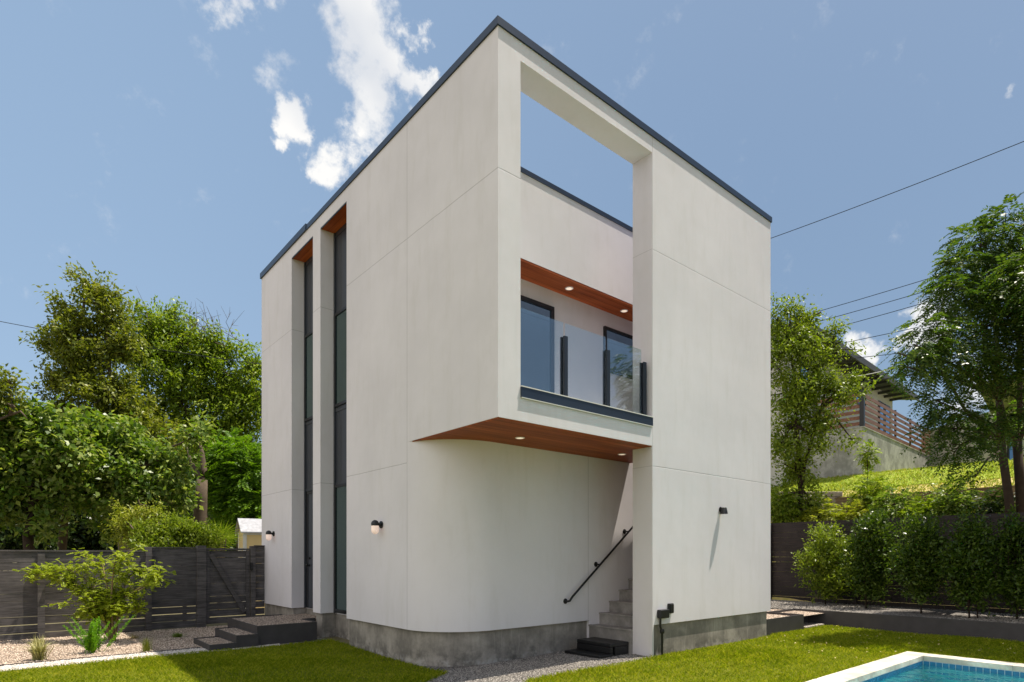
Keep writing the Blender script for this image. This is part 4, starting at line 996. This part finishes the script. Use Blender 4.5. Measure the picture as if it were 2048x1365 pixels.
p_ = pix(293, 1296, 9.9); tuft('spiky_plant', 'small upright green plant in shaded gravel right of the small tree', 'plant', (p_.x, p_.y), 120, .26, .006, 'leaf_olive', .25)
p_ = pix(355, 1270, 11.6); tuft('ground_plant', 'low grey green mound plant in shaded gravel before the gate', 'plant', (p_.x, p_.y), 260, .13, .007, 'leaf_broad', 1.6)
p_ = pix(268, 1272, 11.4); tuft('dry_grass', 'dried orange grass tuft in gravel beside the fence post', 'plant', (p_.x, p_.y), 90, .12, .006, 'fallen_leaf', 1.6)
b = MB(); b.box(-12, -2.1, 5.49, 5.51, -.02, .028); tag(b.build('edging_strip', 'steel_edge'), 'thin dark edging strip between the tan bed and the pale gravel path', 'edging')

# ------------------------------------------------------------------ hedge shrubs at the right
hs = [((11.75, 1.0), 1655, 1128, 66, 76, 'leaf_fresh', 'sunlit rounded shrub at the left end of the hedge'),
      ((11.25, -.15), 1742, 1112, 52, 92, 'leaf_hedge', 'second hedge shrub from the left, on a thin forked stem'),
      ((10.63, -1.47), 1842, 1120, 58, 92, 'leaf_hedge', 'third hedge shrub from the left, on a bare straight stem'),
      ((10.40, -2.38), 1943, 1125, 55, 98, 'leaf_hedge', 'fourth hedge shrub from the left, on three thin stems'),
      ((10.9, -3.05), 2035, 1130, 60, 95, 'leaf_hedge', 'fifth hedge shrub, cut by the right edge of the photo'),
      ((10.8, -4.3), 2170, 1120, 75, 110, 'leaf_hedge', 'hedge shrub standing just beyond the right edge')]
for (u, v), px, py, rx, ry, m, lab in hs:
    dd = (u-CAM[0])*UY+(v-CAM[1])*UX; t_ = thing('hedge_shrub', lab, 'shrub', (u, v, .3), 'shrubs planted along the dark right fence')
    B_ = [bl(px, py-ry*.45, rx*.72, ry*.55, dd), bl(px-rx*.28, py+ry*.12, rx*.72, ry*.5, dd), bl(px+rx*.28, py+ry*.08, rx*.72, ry*.55, dd), bl(px, py+ry*.55, rx*.72, ry*.40, dd)]
    if m == 'leaf_fresh': B_.append(bl(px-rx*.6, py+ry*.1, rx*.4, ry*.3, dd))
    ns = 30; S0 = sample_blobs(B_[:3], ns, 6)[0]; S0 = np.repeat(S0, 14, 0); m0 = len(S0); tt = rng.random(m0)
    ex_ = (S0+np.stack([rng.normal(0, .02, m0), rng.normal(0, .02, m0), tt*.26], 1), np.stack([rng.normal(0, .6, m0), rng.normal(0, .6, m0), np.full(m0, .8)], 1), rng.normal(0, 1, (m0, 3)), np.full(m0, .085), np.full(m0, .032))
    cr, C = crown(t_, B_, 330, 26, .11, .095, .040, m, droop=-.25, shell=1.7, gap=.15, name='foliage', elong=1.3, updir=.3, extra=ex_)
    b = MB(); cc = Vector(B_[1][0]); c2 = Vector(B_[2][0]); s = Vector((u, v, .25))
    b.tube([s, s+Vector((.02, .01, .45)), c2], [.022, .018, .010], 6); b.tube([s+Vector((.01, 0, .2)), (s+cc)/2+Vector((0, 0, .05)), cc], [.016, .013, .008], 6)
    if 'three' in lab: b.tube([s+Vector((.1, -.12, 0)), s+Vector((.1, -.1, .5)), c2], [.014, .012, .008], 5)
    twigs(b, [cc, c2], C, 30, .006); b.build('stem', 'bark_dark', t_, smooth='all')

# ------------------------------------------------------------------ right: slope, neighbours, trees, wires
def on_hill(p, off=0): return (p.x, p.y, float(hill(p.x, p.y))+off)
# timber terraces
for u, z0, z1, lab in ((15.805, 1.5, 2.60, 'lower timber retaining edge across the sunlit slope'), (19.005, 2.6, 3.68, 'upper timber retaining edge across the sunlit slope')):
    t_ = thing('timber_retaining_wall', lab, 'retaining wall', (u, 0, z0))
    b = MB(); z = z0
    while z < z1-.05: b.box(u-.10, u-.0, -14, 6, z, min(z+.19, z1)-.006); z += .19
    b.build('beams', 'timber', t_)
    b = MB(); b.box(u-.13, u+.02, -14, 6, z1-.006, z1+.035); b.build('cap_board', 'timber', t_)
# stone block wall
t_ = thing('stone_block_wall', 'short stepped wall of rough tan blocks left of the upper terrace', 'wall', on_hill(pix(1672, 980, 20)))
c0 = pix(1676, 985, 22.5)
b = MB()
for r_ in range(6):
    for q in range(8-(r_//2)): 
        x0 = -2.4+q*.42+(r_ % 2)*.2; bb = (Vector((UX, -UY, 0)), Vector((UY, UX, 0)))
        p = Vector((c0.x, c0.y, 2.75))+bb[0]*(x0)+Vector((0, 0, r_*.2))
        b.box(-.2, .2, -.15, .15, 0, .19, Matrix(((bb[0].x, bb[1].x, 0, p.x), (bb[0].y, bb[1].y, 0, p.y), (0, 0, 1, p.z), (0, 0, 0, 1))))
b.build('blocks', 'stone_block', t_, bevel=.02)

# neighbouring house
e1 = math.atan2(1276, 1207); ax1 = Vector((UX*math.sin(e1)+UY*math.cos(e1), -UY*math.sin(e1)+UX*math.cos(e1), 0)); ay1 = Vector((-ax1.y, ax1.x, 0))
K = pix(1727, 855, 26); ZT = K.z
NM = Matrix(((ax1.x, ay1.x, 0, K.x), (ax1.y, ay1.y, 0, K.y), (0, 0, 1, 0), (0, 0, 0, 1)))
rwall = thing('concrete_retaining_wall', 'tall grey concrete retaining wall below the slatted terrace fence', 'retaining wall', (K.x, K.y, 5))
b = MB(); b.add([NM @ Vector(p) for p in [(0, 0, 4.2), (22, 0, 4.6), (22, 0, ZT-.0), (0, 0, ZT), (0, 4.5, 4.2), (22, .25, 4.6), (22, .25, ZT), (0, 4.5, ZT), (.25, 4.5, 4.2), (.25, 4.5, ZT), (.25, .25, 4.2), (.25, .25, ZT)]],
   [(0, 1, 2, 3), (0, 3, 7, 4), (4, 7, 9, 8), (10, 11, 6, 5), (8, 9, 11, 10), (3, 2, 6, 11), (3, 11, 9, 7), (1, 5, 6, 2)])
b.build('wall', 'concrete_wall', rwall)
b = MB(); b.box(-.03, 22, -.03, .22, ZT+.002, ZT+.05, NM); b.box(-.03, .22, .22, 4.5, ZT+.002, ZT+.05, NM); b.build('cap', 'concrete_wall', rwall)
nf = thing('slatted_fence', 'red brown slatted terrace fence with dark posts above the concrete wall', 'fence', (K.x, K.y, ZT))
b = MB(); z = ZT+.12
while z < ZT+1.5:
    b.box(.02, 21.5, .06, .09, z, z+.15, NM); b.box(.06, .09, .12, 2.0, z, z+.15, NM); z += .25
b.build('slats', 'deck_wood', nf)
for x in (0.04, 2.6, 5.2, 7.9, 10.6, 13.4, 16.4, 19.4):
    b = MB(); b.box(x, x+.09, .09, .17, ZT+.05, ZT+1.62, NM); b.build('post', 'black_paint', nf)
b = MB(); b.box(.0, .14, 1.92, 2.06, ZT+.05, ZT+1.5, NM); b.build('post', 'black_paint', nf)
b = MB(); b.box(-.02, .14, -.02, .10, ZT+.05, ZT+1.62, NM); b.build('post', 'black_paint', nf)
nh = thing('neighbouring_house', 'pale grey neighbour house with a dark sloping roof up the hill', 'house', (K.x+3, K.y+3, ZT))
HX0, HX1, HY0, HY1, ZE = -1.0, 15.6, 2.9, 10.0, 11.75
b = MB(); b.add([NM @ Vector(p) for p in [(HX0, HY0, 4.5), (HX1, HY0, 4.5), (HX1, HY0, ZE), (HX0, HY0, ZE), (HX0, HY1, 4.5), (HX1, HY1, 4.5), (HX1, HY1, ZE+1.4), (HX0, HY1, ZE+1.4)]],
   [(0, 1, 2, 3), (4, 7, 6, 5), (0, 3, 7, 4), (1, 5, 6, 2), (3, 2, 6, 7)]); b.build('wall', 'house_wall_grey', nh)
rx0, rx1, ry0, ry1 = HX0-.6, HX1+1.0, 1.75, HY1+.8
zz = lambda y: ZE-.02+(y-HY0)*.19
b = MB(); b.add([NM @ Vector(p) for p in [(rx0, ry0, zz(ry0)), (rx1, ry0, zz(ry0)), (rx1, ry1, zz(ry1)), (rx0, ry1, zz(ry1)), (rx0, ry0, zz(ry0)+.2), (rx1, ry0, zz(ry0)+.2), (rx1, ry1, zz(ry1)+.2), (rx0, ry1, zz(ry1)+.2)]],
   [(0, 3, 2, 1), (4, 5, 6, 7), (0, 1, 5, 4), (1, 2, 6, 5), (2, 3, 7, 6), (3, 0, 4, 7)]); rf = b.build('roof', 'roof_dark', nh)
b = MB(); b.box(rx0-.02, rx1+.02, ry0-.09, ry0-.003, zz(ry0)-.08, zz(ry0)+.24, NM); sub(b.build('gutter', 'roof_dark'), rf)
x = HX0+.3
while x < HX1: sub(MB().box(x, x+.09, ry0+.02, HY0-.01, zz(ry0)-.16, zz(ry0)-.005, NM).build('rafter', 'roof_dark'), rf); x += 1.2
for x0, x1, z0, z1 in ((7.9, 10.2, 10.1, 11.2), (12.6, 13.7, 8.0, 11.0), (13.9, 15.0, 8.0, 11.0), (.6, 1.6, 9.0, 11.0)):
    b = MB(); y = HY0-.05; fw = .10
    b.box(x0, x0+fw, y, HY0-.002, z0, z1, NM); b.box(x1-fw, x1, y, HY0-.002, z0, z1, NM); b.box(x0+fw, x1-fw, y, HY0-.002, z0, z0+fw, NM); b.box(x0+fw, x1-fw, y, HY0-.002, z1-fw, z1, NM)
    w_ = b.build('window', 'window_frame_metal', nh); b = MB(); b.box(x0+fw, x1-fw, HY0-.03, HY0-.004, z0+fw, z1-fw, NM); sub(b.build('pane', 'window_glass'), w_)
# second neighbour: deep dark eave and wall at the right edge
n2 = thing('neighbouring_house', 'second neighbour house with a deep brown eave at the right edge', 'house', tuple(pix(2010, 900, 30)))
E0 = pix(1962, 778, 25); E1 = pix(1990, 815, 27.5)
M2 = Matrix(((UX, UY, 0, 0), (-UY, UX, 0, 0), (0, 0, 1, 0), (0, 0, 0, 1)))
def cs(px, py, d): return pix(px, py, d)
ztop = E0.z
b = MB(); a_ = cs(1958, 780, 24); c_ = cs(2140, 700, 24); q1 = cs(1992, 820, 32); q2 = cs(2250, 760, 32)
q1.z = a_.z+.4; q2.z = c_.z-.6; c_.z = a_.z+.9; q2.z = c_.z+.4
b.add([a_, c_, q2, q1, a_+Vector((0, 0, .22)), c_+Vector((0, 0, .22)), q2+Vector((0, 0, .22)), q1+Vector((0, 0, .22))], [(0, 1, 2, 3), (4, 7, 6, 5), (0, 4, 5, 1), (1, 5, 6, 2), (2, 6, 7, 3), (3, 7, 4, 0)]); b.build('roof', 'eave_grey', n2)
o0 = cs(2012, 900, 29); b = MB(); b.box(0, 8, 0, 6, 4.8, ztop+.25, Matrix(((UX, UY, 0, o0.x), (-UY, UX, 0, o0.y), (0, 0, 1, 0), (0, 0, 0, 1)))); b.build('wall', 'house_wall_grey', n2)
OM = Matrix(((UX, UY, 0, o0.x), (-UY, UX, 0, o0.y), (0, 0, 1, 0), (0, 0, 0, 1)))
b = MB(); b.box(.05, .75, -.05, -.002, 5.2, 7.1, OM); dr = b.build('door', 'window_frame_metal', n2); b = MB(); b.box(.12, .68, -.065, -.052, 5.3, 7.0, OM); sub(b.build('pane', 'window_glass'), dr)

# tree left of the neighbour house
d = 19.3
t1 = tree('deciduous_tree', 'upright leafy tree beside the right house edge, in front of the neighbour roof', 'tree', on_hill(pix(1600, 1060, d)), [pix(1602, 980, d), pix(1590, 850, d), pix(1580, 700, d), pix(1640, 820, d)],
     [bl(1556, 640, 22, 36, d), bl(1580, 622, 9, 30, d, .3), bl(1602, 630, 9, 34, d, .3), bl(1624, 634, 9, 36, d, .3), bl(1668, 660, 7, 22, d, .25, .6), bl(1590, 690, 55, 40, d), bl(1550, 730, 50, 60, d), bl(1630, 740, 45, 45, d), bl(1665, 690, 9, 24, d, .3, .5), bl(1655, 780, 50, 28, d), bl(1590, 800, 60, 55, d), bl(1700, 765, 30, 14, d, .4, .6), bl(1714, 700, 8, 14, d, .2, .4), bl(1735, 775, 18, 8, d, .25, .5), bl(1705, 880, 25, 10, d, .3, .6), bl(1690, 800, 30, 16, d, .4, .6), bl(1640, 850, 45, 35, d), bl(1570, 880, 50, 50, d), bl(1640, 895, 50, 16, d, .5, .7), bl(1590, 940, 45, 45, d), bl(1570, 1010, 45, 45, d), bl(1620, 1010, 35, 45, d)],
     820, 30, .17, .115, .060, 'leaf_fresh', 'bark_dark', r0=.13, gap=.24, ntw=130, elong=1.6)
# big compound leaved tree at the right edge
d = 14.2
def cb(x, y, rx, ry): return bl(x, y, rx, ry, 11.0+1.5*min(1, max(0, (x-1790)/190)))
blobs = [cb(2010, 450, 60, 34), cb(1960, 490, 55, 40), cb(2050, 500, 70, 60), cb(1925, 545, 50, 38), cb(1990, 570, 70, 55), cb(2070, 600, 70, 70), cb(1900, 605, 55, 40), cb(1960, 650, 80, 50), cb(1870, 665, 55, 32), cb(1830, 690, 48, 24), cb(1795, 706, 30, 20), cb(1815, 735, 30, 16), cb(1880, 720, 75, 32), cb(1915, 520, 30, 16), cb(1895, 575, 36, 16), cb(2030, 700, 80, 60), cb(1960, 740, 60, 35), cb(1870, 800, 30, 20), cb(1915, 830, 52, 32), cb(1872, 858, 26, 20), cb(1980, 850, 50, 40), cb(1920, 890, 42, 30), cb(1950, 955, 36, 28), cb(2040, 800, 50, 50), cb(2120, 520, 80, 60), cb(2130, 650, 80, 80),
         (Vector((10.9, -4.2, 6.9)), (1.1, 1.1, .6), .8), (Vector((10.1, -3.7, 6.7)), (1.0, 1.0, .6), .8), (Vector((11.0, -5.2, 6.6)), (1.3, 1.3, .7), .8), (Vector((10.0, -5.0, 7.1)), (1.1, 1.1, .6), .8), (Vector((9.6, -4.2, 6.2)), (.8, .8, .5), .8)]
C, dd_, _ = sample_blobs(blobs, 6400, 2.6)
s_ = np.sin(C[:, 0]*2.3+1.1*np.sin(C[:, 2]*1.9))*np.sin(C[:, 1]*2.5+C[:, 2]*1.7); C, dd_ = C[s_ < .55], dd_[s_ < .55]
t_ = thing('chinaberry_tree', 'large dark feathery leaved tree filling the right edge above the fence', 'tree', on_hill(pix(2030, 1060, d)))
frond_crown(t_, C, dd_*np.array([1, 1, .5])+rng.normal(0, .35, C.shape)+np.array([0, 0, -.15]), 8, .36, .105, .035, 'leaf_frond', curl=.75)
b = MB(); g0 = Vector(on_hill(pix(2030, 1060, d), -.2)); f1 = pix(2000, 880, d); f2_ = pix(2030, 870, d)
b.tube([pix(2026, 1070, d)-Vector((0, 0, .6)), pix(2018, 1000, d), pix(2004, 900, d), pix(1998, 800, d), pix(1990, 600, d)], [.10, .09, .08, .07, .03], 8)
b.tube([pix(2050, 1070, d)-Vector((0, 0, .6)), pix(2040, 960, d), pix(2034, 885, d)], [.12, .10, .09], 8)
b.tube([pix(2034, 888, d), pix(2012, 850, d), pix(1998, 790, d), pix(1960, 640, d)], [.07, .055, .045, .02], 7); b.tube([pix(2034, 888, d), pix(2040, 830, d), pix(2040, 700, d), pix(2020, 520, d)], [.07, .06, .05, .02], 7); b.tube([pix(2034, 888, d), pix(2058, 840, d), pix(2085, 700, d)], [.06, .05, .03], 7)
b.tube([pix(2000, 860, d), pix(1930, 820, d), pix(1890, 750, d), pix(1860, 690, d)], [.05, .035, .03, .015], 6); b.tube([pix(2005, 910, d), pix(1960, 880, d), pix(1900, 860, d)], [.03, .022, .012], 6)
keys = [f1, pix(2034, 885, d), pix(2004, 900, d), pix(1998, 800, d), pix(1990, 600, d), pix(2040, 830, d), pix(2020, 520, d), pix(2085, 700, d)]
for x in blobs:
    c_ = Vector(x[0]); s0 = min(keys, key=lambda q: (q-c_).length); b.tube([s0, s0.lerp(c_, .55)+Vector((0, 0, .12)), c_], [.035, .024, .012], 6)
twigs(b, [Vector(x[0]) for x in blobs], C, 120, .008); b.build('trunk', 'bark_dark', t_, smooth='all')
# the same kind of tree further right: shades the lawn and shows in the balcony glass
tt_ = t_.copy(); col.objects.link(tt_); tt_.location = Vector(t_.location)+Vector((-1.4, -3.5, -.4)); tt_['label'] = 'large feathery leaved tree standing beyond the right edge by the pool fence'
for ch in list(t_.children):
    c2 = ch.copy(); col.objects.link(c2); c2.parent = tt_
# weeds and saplings beyond the right fence
wd = [(1560, 1020, 19.2, 45, 50, 'leaf_mid', 'leafy sapling above the fence at the right house edge'), (1640, 1035, 18.6, 40, 28, 'leaf_yellow', 'pale leafy weed patch above the fence, right of the first sapling'), (1740, 990, 18.2, 32, 45, 'leaf_mid', 'tall weed sapling in front of the terrace grass'), (1700, 1030, 18, 45, 22, 'leaf_yellow', 'low bright weeds along the fence top in the middle'), (1790, 1010, 17.3, 50, 35, 'leaf_broad', 'leafy weeds above the fence over the second shrub'), (1850, 1025, 16.6, 40, 26, 'leaf_mid', 'leafy weeds above the fence over the third shrub'), (1905, 1000, 16.4, 45, 45, 'leaf_broad', 'leafy weeds below the big tree, left of its trunks'), (1980, 1020, 15.8, 45, 40, 'leaf_dark', 'shaded weeds around the two trunks of the big tree'), (1735, 905, 21, 14, 30, 'leaf_mid', 'small sapling in front of the concrete wall corner'), (2060, 1030, 15.0, 50, 40, 'leaf_dark', 'shaded weeds at the right edge above the fence'),
      (1995, 850, 24, 60, 45, 'leaf_bright', 'bright green bush beyond the trunks of the big tree')]
for x, y, d, rx, ry, m, lab in wd:
    C, dd_, _ = sample_blobs([bl(x, y, rx, ry, d, rx/F*d*.8), bl(x+rx*.4, y+ry*.3, rx*.6, ry*.6, d, rx/F*d*.5), bl(x-rx*.5, y+ry*.4, rx*.5, ry*.6, d, rx/F*d*.5)], 330 if rx > 20 else 90, 1.6)
    t_ = thing('wild_shrub', lab, 'shrub', on_hill(pix(x, y, d)), 'wild growth beyond the right fence')
    frond_crown(t_, C, dd_+rng.normal(0, .5, C.shape), 5, .24, .12, .045, m, 'foliage', curl=.6)
    b = MB(); g_ = Vector(on_hill(pix(x, y, d), -.1)); cc = pix(x, y, d); b.tube([g_, cc], [.025, .012], 5); twigs(b, [g_.lerp(cc, .7), cc], C, 24, .006); b.build('stem', 'bark_dark', t_)

# overhead wires: tubes sagging between their far ends
def wire(pts, r, mat, lab):
    a, c = [pix(*p) for p in (pts[0], pts[-1])]
    P2 = []
    n = 16
    sag = pts[1] if len(pts) == 3 else 0
    for i in range(n+1):
        f_ = i/n; p = a.lerp(c, f_); p.z -= (sag if not isinstance(sag, tuple) else 0)*4*f_*(1-f_); P2.append(p)
    b = MB(); b.tube(P2, r, 5); o_ = b.build('power_line', mat); tag(o_, lab, 'power line', 'overhead wires')
wire([(2300, 180, 22), .25, (1300, 560, 34)], .016, 'wire_black', 'topmost overhead wire crossing the sky from the right edge to the house')
wire([(2300, 415, 24), .2, (1400, 688, 34)], .016, 'wire_black', 'highest of three parallel wires entering the big right tree')
wire([(2300, 445, 24), .2, (1400, 705, 34)], .016, 'wire_black', 'middle of three parallel wires entering the big right tree')
wire([(2300, 470, 24), .2, (1400, 725, 34)], .016, 'wire_black', 'lowest of three parallel wires entering the big right tree')
wire([(2300, 545, 22), .2, (1400, 740, 30)], .014, 'wire_black', 'single wire crossing the small cloud above the neighbour roof')
wire([(2300, 650, 18), .3, (1400, 805, 23)], .026, 'wire_black', 'thick black cable passing below the neighbour roof')
wire([(2300, 640, 18), .15, (1400, 745, 26)], .012, 'wire_black', 'thin wire just above the thick cable across the neighbour roof')
wire([(1697, 755, 22), .05, (1800, 733, 24)], .014, 'wire_pale', 'pale service wire in front of the neighbour roof')
wire([(-250, 590, 24), .35, (800, 760, 24)], .013, 'wire_black', 'dark wire crossing the left trees toward the house')
# a few fallen leaves on the lawn
u = rng.uniform(5, 9.3, 160); v = rng.uniform(-4, -.2, 160); k = lawn_area(u, v); u, v = u[k], v[k]; n = len(u)
tag(leaf_mesh('fallen_leaves', np.stack([u, v, np.full(n, .045)], 1), np.stack([rng.normal(0, 1, n), rng.normal(0, 1, n), rng.normal(0, .2, n)], 1), np.tile([0, 0, 1.0], (n, 1))+rng.normal(0, .2, (n, 3)), .045, .025, 'fallen_leaf'), 'scattered dry leaves on the lawn by the pool', 'leaves', kind='stuff')
